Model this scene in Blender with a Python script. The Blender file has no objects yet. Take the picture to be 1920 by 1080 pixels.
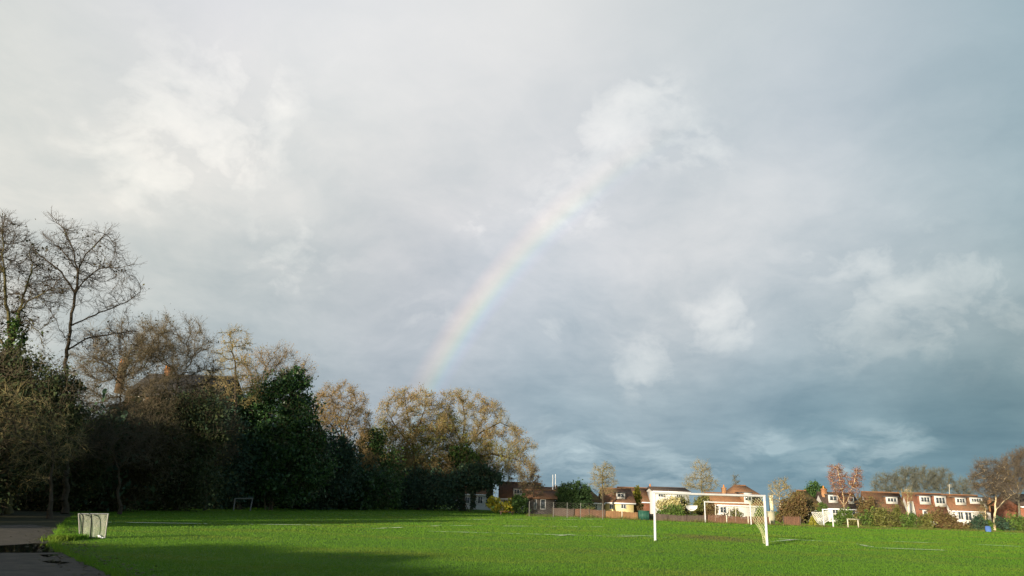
import bpy, math, numpy as np
from mathutils import Vector, Matrix
SC = bpy.context.scene
COL = SC.collection
R = np.random.default_rng(7)
rad = math.radians

# ------------------------------------------------------------------ camera
F = 1387.0                                  # focal length in pixels of the 1920 wide photograph
ROLL = rad(1.9); PITCH = math.atan(401 * math.cos(ROLL) / F); CAMH = 1.52
fwd = np.array([0, math.cos(PITCH), math.sin(PITCH)])
rt0 = np.array([1.0, 0, 0]); up0 = np.array([0, -math.sin(PITCH), math.cos(PITCH)])
rt = rt0 * math.cos(ROLL) + up0 * math.sin(ROLL)
up = up0 * math.cos(ROLL) - rt0 * math.sin(ROLL)
CAM = np.array([0, 0, CAMH])
cd = bpy.data.cameras.new("camera"); cam = bpy.data.objects.new("camera", cd); COL.objects.link(cam)
cd.sensor_width = 36; cd.lens = F / 1920 * 36; cd.clip_end = 5000; cd.clip_start = 0.1
cam.matrix_world = Matrix(((rt[0], up[0], -fwd[0], 0), (rt[1], up[1], -fwd[1], 0), (rt[2], up[2], -fwd[2], CAMH), (0, 0, 0, 1)))
SC.camera = cam

def ray(px, py):
    return F * fwd + (px - 960) * rt + (540 - py) * up
def at(px, py, Y):                          # the point seen at a pixel, Y metres ahead
    d = ray(px, py); return CAM + d * (Y / d[1])
def G(px, py):                              # the same on the ground
    d = ray(px, py); return CAM + d * (-CAMH / d[2])
def gx(px, Y):                              # ground point in the column px, Y metres ahead
    py = 950.0
    for _ in range(4):
        d = ray(px, py); p = CAM + d * (Y / d[1]); py += p[2] * F / Y
    return np.array([p[0], Y, 0.0])
def mpp(Y): return Y / F * 1.03

# ------------------------------------------------------------------ materials
def srgb(c):
    c = np.array(c, float) / 255
    return tuple(np.where(c <= .04045, c / 12.92, ((c + .055) / 1.055) ** 2.4))
class N:
    def __init__(s, tree): s.t = tree; s.L = tree.links
    def __call__(s, typ, ins=None, **kw):
        n = s.t.nodes.new(typ)
        for k, v in kw.items(): setattr(n, k, v)
        for k, v in (ins or {}).items():
            sock = n.inputs[k]
            if isinstance(v, bpy.types.NodeSocket): s.L.new(v, sock)
            else:
                if sock.type == 'RGBA' and len(v) == 3: v = (*v, 1)
                sock.default_value = v
        return n
    def math(s, op, a, b=0.0, c=0.0):
        return s('ShaderNodeMath', {0: a, 1: b, 2: c}, operation=op).outputs[0]
    def vmath(s, op, a, b=None, scale=None):
        d = {0: a}
        if b is not None: d[1] = b
        if scale is not None: d['Scale'] = scale
        n = s('ShaderNodeVectorMath', d, operation=op)
        return n.outputs['Value' if op in ('DOT_PRODUCT', 'LENGTH', 'DISTANCE') else 'Vector']
    def ramp(s, fac, stops):
        n = s('ShaderNodeValToRGB', {0: fac}); e = n.color_ramp.elements
        while len(e) < len(stops): e.new(.5)
        for el, (p, c) in zip(e, stops):
            el.position = p; el.color = (*c, 1) if len(c) == 3 else c
        return n.outputs[0]
    def mix(s, fac, a, b, blend='MIX'):
        n = s('ShaderNodeMix', data_type='RGBA', blend_type=blend)
        for i, v in ((0, fac), (6, a), (7, b)):
            if isinstance(v, bpy.types.NodeSocket): s.L.new(v, n.inputs[i])
            else: n.inputs[i].default_value = (*v, 1) if i and len(v) == 3 else v
        return n.outputs[2]
    def noise(s, vec, scale, detail=4, rough=.55, out=0, dist=0.):
        d = {'Distortion': dist, 'Scale': scale, 'Detail': detail, 'Roughness': rough}
        if vec is not None: d['Vector'] = vec
        return s('ShaderNodeTexNoise', d).outputs[out]

def newmat(name):
    m = bpy.data.materials.new(name); m.use_nodes = True; m.node_tree.nodes.clear(); return m, N(m.node_tree)
def mat(name, c1, c2=None, scale=3., rough=.8, spec=.3, bump=0., bscale=20., metal=0.):
    m, n = newmat(name); c2 = c2 or tuple(x * .7 for x in c1)
    co = n('ShaderNodeTexCoord').outputs['Object']
    col = n.ramp(n.noise(co, scale, 6, .65), [(.3, c2), (.7, c1)])
    b = n('ShaderNodeBsdfPrincipled', {'Base Color': col, 'Roughness': rough, 'Specular IOR Level': spec, 'Metallic': metal})
    if bump:
        bp = n('ShaderNodeBump', {'Height': n.noise(co, bscale, 5), 'Strength': bump, 'Distance': .05})
        n.L.new(bp.outputs[0], b.inputs['Normal'])
    n.L.new(b.outputs[0], n('ShaderNodeOutputMaterial').inputs[0]); return m
def leafmat(name, cols, trans=.3, rough=.6, spec=.15, mud=False, big=.7):
    m, n = newmat(name)
    g = n('ShaderNodeNewGeometry')
    big_ = n('ShaderNodeTexCoord').outputs['Object']; big = n.noise(big_, big, 3)
    f = n.math('ADD', n.math('MULTIPLY', g.outputs['Random Per Island'], .75), n.math('MULTIPLY', n.math('SUBTRACT', big, .35), .8))
    k = len(cols) - 1
    col = n.ramp(f, [(i / k, c) for i, c in enumerate(cols)])
    if mud:
        dd = n.vmath('LENGTH', n.vmath('MULTIPLY', n.vmath('SUBTRACT', big_, tuple(mp)), (.33, .17, 0)))
        mm = n.ramp(n.math('ADD', dd, n.math('MULTIPLY', n.math('SUBTRACT', n.noise(big_, 1.2, 4), .5), .9)), [(.3, (.75, .75, .75)), (1.0, (0, 0, 0))])
        wear = n.ramp(n.noise(n('ShaderNodeMapping', {0: big_, 'Scale': (.5, 1.0, 1)}).outputs[0], .3, 5, .65), [(.48, (0, 0, 0)), (.68, (.7, .7, .7))])
        col = n.mix(wear, col, (.14, .16, .025))
        col = n.mix(mm, col, (.105, .1, .03))
    b = n('ShaderNodeBsdfPrincipled', {'Base Color': col, 'Roughness': rough, 'Specular IOR Level': spec})
    t = n('ShaderNodeBsdfTranslucent', {0: col})
    x = n('ShaderNodeMixShader', {0: trans, 1: b.outputs[0], 2: t.outputs[0]})
    n.L.new(x.outputs[0], n('ShaderNodeOutputMaterial').inputs[0]); return m
def tilemat(name, c1, c2, c3, w=.3, h=.16):
    m, n = newmat(name); co = n('ShaderNodeTexCoord').outputs['Object']
    sep = n('ShaderNodeSeparateXYZ', {0: co})
    v = n('ShaderNodeCombineXYZ', {0: n.math('ADD', sep.outputs[0], n.math('MULTIPLY', sep.outputs[1], .6)), 1: sep.outputs[2], 2: 0.0}).outputs[0]
    br = n('ShaderNodeTexBrick', {'Vector': v, 'Color1': c1, 'Color2': c2, 'Mortar': tuple(x * .45 for x in c2), 'Scale': 1.0, 'Mortar Size': .012,
                                  'Brick Width': w, 'Row Height': h, 'Bias': 0.0})
    col = n.mix(n.ramp(n.noise(co, 1.3, 6, .7), [(.42, (0, 0, 0)), (.68, (1, 1, 1))]), br.outputs[0], c3)
    bp = n('ShaderNodeBump', {'Height': br.outputs[1], 'Strength': .4, 'Distance': .02}); bp.invert = True
    b = n('ShaderNodeBsdfPrincipled', {'Base Color': col, 'Roughness': .85, 'Specular IOR Level': .2, 'Normal': bp.outputs[0]})
    n.L.new(b.outputs[0], n('ShaderNodeOutputMaterial').inputs[0]); return m

M = {}
M['white_paint'] = mat('white_paint', (.6, .6, .6), (.5, .5, .49), 2, .45, .4)
M['pale_net'] = mat('pale_net', (.5, .5, .3), (.36, .4, .16), 4, .8)
M['white_net'] = mat('white_net', (.8, .8, .78), (.6, .6, .55), 4, .8)
M['dull_net'] = mat('dull_net', (.44, .46, .38), (.32, .35, .27), 6, .8)
M['dull_metal'] = mat('dull_metal', (.5, .5, .48), (.3, .3, .28), 6, .6)
M['dark_grey'] = mat('weathered_grey', (.16, .16, .15), (.1, .1, .09), 5, .8)
M['dark_metal'] = mat('dark_metal', (.03, .035, .035), (.015, .02, .02), 8, .5)
M['grey_post'] = mat('grey_post', (.2, .2, .18), (.12, .12, .1), 5, .7)
M['pale_post'] = mat('pale_post', (.55, .52, .43), (.4, .36, .28), 5, .8)
M['render_white'] = mat('white_render', (.5, .495, .48), (.42, .41, .39), .8, .9, .1, .2)
M['render_cream'] = mat('cream_render', (.72, .6, .32), (.6, .48, .22), .8, .9, .1, .2)
M['render_pale'] = mat('pale_render', (.7, .64, .46), (.55, .5, .34), .8, .9, .1, .2)
M['dark_boards'] = mat('dark_boards', (.075, .065, .06), (.045, .04, .038), 2, .85, .2, .2)
M['brick_red'] = tilemat('red_brick', (.3, .12, .07), (.24, .09, .05), (.2, .1, .07), .22, .075)
M['brick_dull'] = tilemat('dull_brown_brick', (.13, .085, .05), (.1, .065, .04), (.11, .08, .05), .22, .075)
M['tile_brown'] = tilemat('brown_tile', (.22, .11, .06), (.16, .08, .045), (.13, .085, .05))
M['tile_dark'] = tilemat('dark_tile', (.075, .05, .04), (.05, .036, .03), (.065, .055, .04))
M['tile_red'] = tilemat('red_tile', (.25, .1, .06), (.19, .078, .046), (.17, .085, .055))
M['tile_orange'] = tilemat('orange_tile', (.28, .14, .065), (.21, .105, .05), (.19, .11, .06))
M['tile_olive'] = tilemat('mossy_tile', (.16, .095, .035), (.1, .065, .03), (.17, .14, .025))
M['slate'] = tilemat('slate', (.05, .05, .052), (.035, .035, .038), (.06, .055, .05))
M['chim'] = tilemat('chimney_brick', (.34, .17, .08), (.26, .12, .06), (.3, .18, .09), .22, .075)
M['chim_cream'] = tilemat('yellow_brick', (.5, .4, .2), (.4, .32, .16), (.36, .28, .15), .22, .075)
M['pot'] = mat('clay_pot', (.5, .2, .05), (.42, .16, .04), 3, .8)
M['fascia'] = mat('white_fascia', (.8, .8, .8), (.7, .7, .7), 2, .5)
m, n = newmat('window_glass')
b = n('ShaderNodeBsdfPrincipled', {'Base Color': (.03, .04, .05, 1), 'Roughness': .08, 'Specular IOR Level': .6})
n.L.new(b.outputs[0], n('ShaderNodeOutputMaterial').inputs[0]); M['glass'] = m
M['lead'] = mat('roof_felt', (.1, .1, .1), (.06, .06, .06), 2, .8)
def woodmat(name, c1, c2):
    m, n = newmat(name); co = n('ShaderNodeTexCoord').outputs['Object']
    s = n('ShaderNodeMapping', {0: co, 'Scale': (7, 7, .6)}).outputs[0]
    col = n.ramp(n.noise(s, 1.0, 5, .7), [(.3, c2), (.7, c1)])
    b = n('ShaderNodeBsdfPrincipled', {'Base Color': col, 'Roughness': .9, 'Specular IOR Level': .15})
    n.L.new(b.outputs[0], n('ShaderNodeOutputMaterial').inputs[0]); return m
M['fence_dark'] = woodmat('weathered_fence', (.1, .075, .06), (.055, .042, .035))
M['fence_red'] = woodmat('red_brown_fence', (.15, .08, .05), (.075, .045, .03))
M['fence_orange'] = woodmat('orange_brown_fence', (.24, .135, .065), (.12, .07, .035))
M['bark_dark'] = mat('dark_bark', (.075, .06, .042), (.035, .03, .022), 6, .95, .1, .5)
M['bark_ivy'] = mat('mossy_bark', (.11, .1, .045), (.05, .045, .025), 5, .95, .1, .5)
M['bark_tan'] = mat('tan_bark', (.24, .18, .1), (.12, .09, .05), 5, .95, .1, .5)
M['bark_pale'] = mat('pale_birch_bark', (.62, .52, .34), (.4, .32, .18), 2, .9, .1, .3)
M['bark_grey'] = mat('grey_bark', (.16, .15, .11), (.09, .085, .06), 5, .95, .1, .5)
M['twig_dark'] = mat('dark_twig', (.07, .055, .04), (.04, .032, .025), 2, .9, .1)
M['twig_brown'] = mat('brown_twig', (.115, .095, .065), (.07, .06, .042), 1, .9, .1)
M['twig_mix'] = mat('olive_brown_twig', (.16, .13, .08), (.06, .052, .038), 1.4, .9, .1)
M['twig_tan'] = mat('tan_twig', (.25, .18, .09), (.15, .11, .055), 1, .9, .1)
M['twig_olive'] = mat('olive_twig', (.27, .23, .11), (.17, .14, .07), 1, .9, .1)
M['twig_red'] = mat('red_twig', (.28, .12, .07), (.18, .08, .055), 1, .9, .1)
M['twig_grey'] = mat('grey_green_twig', (.15, .155, .125), (.09, .095, .08), 1, .9, .1)
M['twig_purple'] = mat('purple_brown_twig', (.13, .11, .085), (.08, .066, .054), 1, .9, .1)
M['leaf_tan'] = leafmat('tan_leaf', [(.14, .095, .04), (.25, .16, .07), (.26, .2, .065), (.18, .19, .045)])
M['leaf_oak'] = leafmat('orange_brown_leaf', [(.14, .09, .045), (.25, .15, .075), (.25, .19, .065), (.17, .18, .045)])
M['leaf_ivy'] = leafmat('ivy_leaf', [(.02, .045, .014), (.04, .08, .02), (.07, .12, .028)], .15, .55, .15)
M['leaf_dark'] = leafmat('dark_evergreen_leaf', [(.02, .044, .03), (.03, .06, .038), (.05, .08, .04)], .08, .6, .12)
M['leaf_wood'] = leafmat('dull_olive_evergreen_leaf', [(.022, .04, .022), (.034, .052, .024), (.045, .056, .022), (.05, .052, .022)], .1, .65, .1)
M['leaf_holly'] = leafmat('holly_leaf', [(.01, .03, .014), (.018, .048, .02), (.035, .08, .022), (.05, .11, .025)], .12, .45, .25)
M['leaf_brownbush'] = leafmat('brown_bramble_leaf', [(.035, .03, .016), (.05, .045, .02), (.045, .055, .02)], .15)
M['leaf_laurel'] = leafmat('yellow_laurel_leaf', [(.1, .16, .02), (.3, .3, .03), (.55, .45, .05), (.6, .55, .16)], .2)
M['leaf_yewdark'] = leafmat('dark_clipped_leaf', [(.014, .03, .013), (.024, .05, .016), (.045, .08, .02)], .08)
M['leaf_yew'] = leafmat('clipped_evergreen_leaf', [(.018, .04, .014), (.035, .075, .02), (.06, .11, .026)], .1)
M['leaf_conifer'] = leafmat('yellow_conifer_leaf', [(.12, .13, .02), (.22, .21, .025), (.3, .28, .04)], .15)
M['leaf_olive'] = leafmat('olive_shrub_leaf', [(.06, .07, .02), (.11, .12, .03), (.16, .15, .045)], .2)
M['leaf_mid'] = leafmat('mid_green_leaf', [(.04, .075, .018), (.075, .13, .025), (.12, .18, .035)], .2)
M['leaf_rust'] = leafmat('rusty_shrub_leaf', [(.07, .045, .022), (.12, .075, .035), (.14, .11, .04), (.1, .1, .035)], .2)
M['leaf_blossom'] = leafmat('pale_blossom', [(.17, .15, .05), (.45, .4, .18), (.65, .6, .35)], .2)
M['leaf_oaklit'] = leafmat('lichen_green_sunlit_leaf', [(.1, .11, .03), (.17, .17, .045), (.2, .19, .05), (.15, .19, .04)])  # sunlit patches on the oaks, put into a lighter olive leaf colour
M['leaf_yellow'] = leafmat('yellow_leaf', [(.5, .3, .03), (.6, .4, .05)], .3)
M['green_metal'] = mat('green_metal', (.02, .09, .06), (.015, .06, .045), 3, .6)
M['blue_plastic'] = mat('blue_plastic', (.08, .16, .42), (.06, .12, .3), 3, .5)
M['concrete'] = mat('pale_concrete', (.36, .34, .25), (.26, .25, .18), 3, .9, .1, .3)

# ------------------------------------------------------------------ mesh builder
class MB:
    def __init__(s): s.V = []; s.F = []; s.n = 0
    def add(s, V, Fc, mi=0):
        V = np.asarray(V, float).reshape(-1, 3); Fc = np.asarray(Fc, int)
        s.F.append((Fc + s.n, mi)); s.V.append(V); s.n += len(V); return s
    def box(s, x0, x1, y0, y1, z0, z1, mi=0):
        V = [(x, y, z) for x in (x0, x1) for y in (y0, y1) for z in (z0, z1)]
        return s.add(V, [(0, 1, 3, 2), (4, 6, 7, 5), (0, 4, 5, 1), (2, 3, 7, 6), (0, 2, 6, 4), (1, 5, 7, 3)], mi)
    def tubes(s, P, Q, r0, r1, k=5, mi=0, caps=False):
        P = np.asarray(P, float).reshape(-1, 3); Q = np.asarray(Q, float).reshape(-1, 3); m = len(P)
        r0 = np.broadcast_to(np.asarray(r0, float), (m,)); r1 = np.broadcast_to(np.asarray(r1, float), (m,))
        d = Q - P; d = d / np.maximum(np.linalg.norm(d, axis=1), 1e-9)[:, None]
        a = np.where(np.abs(d[:, 2:3]) < .9, [[0, 0, 1.]], [[1., 0, 0]])
        u = np.cross(d, a); u /= np.linalg.norm(u, axis=1)[:, None]; v = np.cross(d, u)
        t = np.arange(k) * 2 * np.pi / k
        ring = u[:, None, :] * np.cos(t)[None, :, None] + v[:, None, :] * np.sin(t)[None, :, None]
        V = np.concatenate([P[:, None] + ring * r0[:, None, None], Q[:, None] + ring * r1[:, None, None]], 1)
        i = np.arange(k); j = (i + 1) % k
        f = np.stack([i, j, j + k, i + k], 1)
        Fc = (np.arange(m)[:, None, None] * 2 * k + f[None]).reshape(-1, 4)
        s.add(V, Fc, mi)
        if caps and k > 3:
            base = s.n - len(V) * 2 * k if False else s.n - m * 2 * k
            for e in range(m):
                o = e * 2 * k
                for off in (0, k):
                    for q in range(1, k - 1):
                        s.F.append((np.array([[base + o + off, base + o + off + q, base + o + off + q + 1]]), mi))
        return s
    def line(s, pts, r, k=8, mi=0):
        pts = np.asarray(pts, float); return s.tubes(pts[:-1], pts[1:], r, r, k, mi, True)
    def leaves(s, C, size, rng, mi=0, flat=0.):
        m = len(C); a = rng.normal(size=(m, 3)); a /= np.linalg.norm(a, axis=1)[:, None]
        b = rng.normal(size=(m, 3)); b = np.cross(a, b); b /= np.linalg.norm(b, axis=1)[:, None]
        sz = size * np.clip(rng.lognormal(0, .35, (m, 1)), .4, 2.)
        V = np.stack([C - a * sz * .6, C + b * sz * .36, C + a * sz * .6, C - b * sz * .36], 1)
        return s.add(V, np.arange(m * 4).reshape(m, 4), mi)
    def extrude(s, poly, y0, y1, mi=0):      # outline in x-z given depth
        k = len(poly); V = [(x, y0, z) for x, z in poly] + [(x, y1, z) for x, z in poly]
        s.add(V, np.zeros((0, 4), int), mi); b = s.n - 2 * k
        for i in range(k):
            j = (i + 1) % k; s.F.append((np.array([[b + i, b + j, b + j + k, b + i + k]]), mi))
        s.F.append((np.array([[b + i for i in range(k)]]), mi)); s.F.append((np.array([[b + k + i for i in reversed(range(k))]]), mi))
        return s
    def build(s, name, mats, parent=None, base=None, smooth=False):
        V = np.concatenate(s.V); off = np.zeros(3)
        if parent is not None:
            p = parent
            while p is not None: off += np.array(p.location); p = p.parent
        elif base is not None: off = np.array(base, float)
        me = bpy.data.meshes.new(name)
        fs = [(f, mi) for f, mi in s.F if len(f)]
        me.vertices.add(len(V)); me.vertices.foreach_set('co', (V - off).astype(np.float32).ravel())
        tot = np.concatenate([np.full(len(f), f.shape[1]) for f, mi in fs]); idx = np.concatenate([f.ravel() for f, mi in fs])
        me.loops.add(len(idx)); me.loops.foreach_set('vertex_index', idx.astype(np.int32))
        me.polygons.add(len(tot)); me.polygons.foreach_set('loop_start', np.concatenate([[0], np.cumsum(tot)[:-1]]).astype(np.int32))
        me.polygons.foreach_set('loop_total', tot.astype(np.int32))
        mats = mats if isinstance(mats, (list, tuple)) else [mats]
        for q in mats: me.materials.append(M[q] if isinstance(q, str) else q)
        if len(mats) > 1: me.polygons.foreach_set('material_index', np.concatenate([np.full(len(f), mi) for f, mi in fs]).astype(np.int32))
        if smooth: me.polygons.foreach_set('use_smooth', np.ones(len(tot), bool))
        me.update(); me.validate()
        o = bpy.data.objects.new(name, me); COL.objects.link(o)
        if parent is not None: o.parent = parent
        elif base is not None: o.location = base
        return o
def tag(o, label=None, cat=None, group=None, kind=None):
    for k, v in (('label', label), ('category', cat), ('group', group), ('kind', kind)):
        if v: o[k] = v
    return o
def empty(name, loc, label, cat, group=None):
    o = bpy.data.objects.new(name, None); COL.objects.link(o); o.location = tuple(loc); o.empty_display_size = .3
    return tag(o, label, cat, group)

EXPO = 0.9
# ------------------------------------------------------------------ world: sky, cloud, rainbow
SUN_AZ, SUN_EL = 31.0, 9.7                   # light travels towards azimuth 31 right of the view
W = bpy.data.worlds.new("World"); SC.world = W; W.use_nodes = True; W.node_tree.nodes.clear()
n = N(W.node_tree)
D = n('ShaderNodeTexCoord').outputs['Generated']
D = n.vmath('NORMALIZE', D)
sky = n('ShaderNodeTexSky', sky_type='NISHITA', sun_disc=False, sun_elevation=rad(SUN_EL), air_density=1.0, dust_density=1.0)
sky.sun_rotation = rad(SUN_AZ + 180)
skyc = n.vmath('SCALE', sky.outputs[0], scale=.12 * 2 ** EXPO)
sep = n('ShaderNodeSeparateXYZ', {0: D})
iz = n.math('DIVIDE', 1.0, n.math('ADD', n.math('MAXIMUM', sep.outputs[2], 0.0), .1))
PL = n.vmath('SCALE', n('ShaderNodeCombineXYZ', {0: sep.outputs[0], 1: sep.outputs[1], 2: 0.0}).outputs[0], scale=iz)
# stretch along the wind so that the banks rise to the upper right
PLm = n('ShaderNodeMapping', {0: PL, 'Rotation': (0, 0, rad(-25)), 'Scale': (1.0, 1.0, 1)}).outputs[0]
nz = n.noise(D, 4.0, 5, .55, 1)
warp = n.vmath('SCALE', n.vmath('SUBTRACT', nz, (.5, .5, .5)), scale=.11)
DW = n.vmath('NORMALIZE', n.vmath('ADD', D, warp))
def pixdir(px, py):
    d = ray(px, py); return tuple(d / np.linalg.norm(d))
CP = [(60, 60, 204, 210, 206), (330, 60, 212, 215, 226), (650, 60, 217, 221, 226), (960, 40, 233, 234, 232), (1230, 60, 204, 210, 212), (1480, 40, 193, 203, 206), (1720, 60, 173, 188, 196), (1900, 80, 129, 163, 175), (80, 300, 229, 229, 220), (390, 235, 246, 241, 236), (640, 240, 245, 245, 239), (900, 230, 226, 227, 227), (1050, 190, 209, 212, 217), (1330, 230, 201, 210, 216), (1600, 180, 213, 218, 228), (1880, 290, 166, 184, 190), (60, 420, 217, 217, 210), (290, 400, 198, 204, 201), (300, 540, 165, 180, 184), (520, 420, 185, 194, 194), (520, 590, 174, 186, 192), (760, 430, 196, 199, 207), (1130, 430, 205, 210, 216), (1400, 420, 200, 205, 207), (1650, 380, 217, 220, 221), (1900, 450, 102, 149, 166), (1770, 480, 164, 189, 203), (680, 640, 149, 166, 177), (870, 680, 179, 185, 194), (1020, 580, 229, 232, 238), (1250, 600, 229, 226, 224), (1480, 560, 225, 229, 234), (1700, 600, 217, 218, 220), (1890, 590, 183, 186, 177), (960, 790, 145, 168, 181), (1150, 710, 170, 186, 194), (1350, 740, 162, 182, 196), (1560, 730, 145, 170, 183), (1760, 700, 145, 164, 166), (1900, 770, 68, 119, 132), (1060, 870, 123, 156, 168), (1280, 850, 114, 145, 158), (1480, 860, 103, 139, 154), (1680, 800, 66, 116, 133), (1800, 860, 103, 139, 154), (1650, 900, 98, 131, 146), (1100, 800, 137, 163, 179), (1450, 800, 108, 144, 159), (1620, 860, 126, 160, 174), (200, 180, 227, 227, 223), (520, 330, 238, 236, 232), (180, 330, 238, 236, 230), (780, 90, 229, 229, 231), (780, 330, 213, 215, 215)]
acc = n.vmath('SCALE', skyc, scale=.012); wsum = 0.012
for px, py, r, g, b_ in CP:
    dt = n.vmath('DOT_PRODUCT', DW, pixdir(px, py))
    w = n.math('EXPONENT', n.math('MULTIPLY_ADD', dt, 115.0, -115.0))
    acc = n.vmath('ADD', n.vmath('SCALE', srgb((r, g, b_)), scale=w), acc)
    wsum = n.math('ADD', w, wsum)
base = n.vmath('SCALE', acc, scale=n.math('DIVIDE', 1.0, wsum))
# cloud texture
DR = n('ShaderNodeMapping', {0: DW, 'Rotation': (0, rad(24), 0), 'Scale': (1.0, 1.0, 1.9)}).outputs[0]
fine = n.noise(DR, 3.4, 10, .58, dist=.15)
fine2 = n.noise(n.vmath('ADD', PLm, (7.3, 2.1, 0)), 2.2, 7, .58)
fine3 = n.noise(n.vmath('ADD', DR, (3.3, 1.1, 4)), 7.0, 10, .6, dist=.2)
low = n.math('SUBTRACT', 1.0, n.math('MULTIPLY', sep.outputs[2], 1.5))
low = n.math('MAXIMUM', low, 0.05)
tex = n.math('ADD', n.math('MULTIPLY', n.math('SUBTRACT', fine, .5), n.math('MULTIPLY_ADD', low, .5, .06)), n.math('MULTIPLY', n.math('MULTIPLY', n.math('SUBTRACT', fine2, .5), low), .45))
tex = n.math('ADD', tex, n.math('MULTIPLY', n.math('MULTIPLY', n.math('SUBTRACT', fine3, .5), low), .85))
base = n.vmath('MULTIPLY', base, n('ShaderNodeCombineXYZ', {0: n.math('MULTIPLY_ADD', tex, 1.3, 1.0), 1: n.math('MULTIPLY_ADD', tex, 1.0, 1.0), 2: n.math('MULTIPLY_ADD', tex, .82, 1.0)}).outputs[0])
# small sunlit puffs
PUFF = [(1165, 240, .036, .9), (1225, 200, .026, .95), (1110, 262, .03, .6), (1270, 262, .03, .55), (1330, 285, .025, .45), (380, 235, .07, .6), (480, 215, .05, .4), (250, 290, .06, .35), (1040, 390, .035, .5), (1105, 395, .025, .45), (560, 480, .035, .7), (500, 505, .03, .55), (800, 600, .026, .5), (1368, 575, .02, .62), (1345, 600, .022, .5), (1290, 625, .028, .42), (1395, 625, .022, .42),
        (1515, 485, .018, .8), (1640, 475, .02, .75), (1600, 490, .016, .55), (1740, 515, .035, .65), (1570, 610, .04, .55), (1650, 590, .03, .5), (1230, 680, .03, .5), (1200, 690, .03, .45), (1030, 615, .022, .55), (1180, 690, .02, .4), (900, 420, .02, .5), (1730, 600, .03, .5), (1880, 560, .06, .45), (1000, 850, .03, .45)]
pn = n.noise(n('ShaderNodeMapping', {0: DW, 'Rotation': (0, rad(24), 0), 'Scale': (1, 1, 1.35)}).outputs[0], 15.0, 11, .58, dist=.1)
ps = 0.0
for px, py, sg, amp in PUFF:
    dt = n.vmath('DOT_PRODUCT', D, pixdir(px, py)); k = 1.2 / sg ** 2
    w = n.math('EXPONENT', n.math('MULTIPLY_ADD', dt, k, -k))
    ps = n.math('MULTIPLY_ADD', w, amp, ps)
LOWP = [(1700, 826, .02, .75), (1650, 834, .02, .75), (1605, 848, .02, .7), (1560, 858, .022, .55), (1620, 875, .025, .5), (1740, 835, .018, .5), (1450, 832, .022, .65), (1405, 845, .022, .6), (1350, 858, .022, .5), (1080, 856, .025, .6), (1150, 852, .025, .55), (1250, 868, .025, .55), (1300, 885, .02, .5), (1220, 902, .03, .6), (1100, 900, .03, .6), (1340, 905, .025, .5), (1000, 850, .03, .5), (1500, 890, .03, .4), (1030, 770, .03, .3), (1200, 790, .03, .3), (1500, 780, .025, .3)]
ln_ = n.noise(n('ShaderNodeMapping', {0: DW, 'Rotation': (0, rad(6), 0), 'Scale': (1, 1, 3.6)}).outputs[0], 12.0, 11, .6, dist=.15)
ls = 0.0
for px, py, sg, amp in LOWP:
    dt = n.vmath('DOT_PRODUCT', D, pixdir(px, py)); k = 1.2 / sg ** 2
    ls = n.math('MULTIPLY_ADD', n.math('EXPONENT', n.math('MULTIPLY_ADD', dt, k, -k)), amp, ls)
lv = n.math('MULTIPLY', n.math('MAXIMUM', n.math('ADD', n.math('MINIMUM', ls, 1.0), n.math('MULTIPLY', n.math('SUBTRACT', ln_, .54), 7.0)), 0.0), n.math('MINIMUM', ls, 1.0))
lv = n.math('MINIMUM', lv, 1.3)
fld = n.math('ADD', n.math('MINIMUM', ps, 1.1), n.math('MULTIPLY', n.math('SUBTRACT', pn, .51), 5.0))
pv = n.math('MULTIPLY', n.math('MULTIPLY', n.math('SUBTRACT', fld, .28), n.math('MULTIPLY_ADD', fine3, 1.9, .1)), n.math('MINIMUM', n.math('MULTIPLY', ps, 2.0), 1.0))
pv = n.math('MAXIMUM', pv, 0.0)
pv = n.math('DIVIDE', pv, n.math('MULTIPLY_ADD', pv, .55, .75))
# darker slate banks low on the right
ds = 0.0
for px, py, sg, amp in ((1240, 882, .012, .7), (1200, 884, .012, .7), (1160, 880, .012, .5), (1280, 880, .012, .5), (1900, 760, .05, .8), (1800, 790, .04, .6), (1700, 770, .035, .4), (1560, 800, .03, .5), (1490, 815, .02, .5), (1250, 745, .03, .4), (1120, 740, .03, .4), (1010, 745, .03, .5), (1640, 862, .012, .6), (1760, 850, .02, .5), (1450, 855, .014, .5), (1350, 770, .025, .4)):
    dt = n.vmath('DOT_PRODUCT', DW, pixdir(px, py)); k = 1.2 / sg ** 2
    ds = n.math('MULTIPLY_ADD', n.math('EXPONENT', n.math('MULTIPLY_ADD', dt, k, -k)), amp, ds)
dk_ = n.math('MULTIPLY', n.math('MINIMUM', ds, 1.2), n.math('MULTIPLY_ADD', fine3, .5, -.02))
base = n.vmath('MULTIPLY', base, n('ShaderNodeCombineXYZ', {0: n.math('MULTIPLY_ADD', dk_, -.75, 1.0), 1: n.math('MULTIPLY_ADD', dk_, -.5, 1.0), 2: n.math('MULTIPLY_ADD', dk_, -.42, 1.0)}).outputs[0])
base = n.vmath('ADD', base, n.vmath('SCALE', (.125, .13, .122), scale=lv))
base = n.vmath('ADD', base, n.vmath('SCALE', (.2, .18, .15), scale=n.math('MULTIPLY', pv, .85)))
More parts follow.
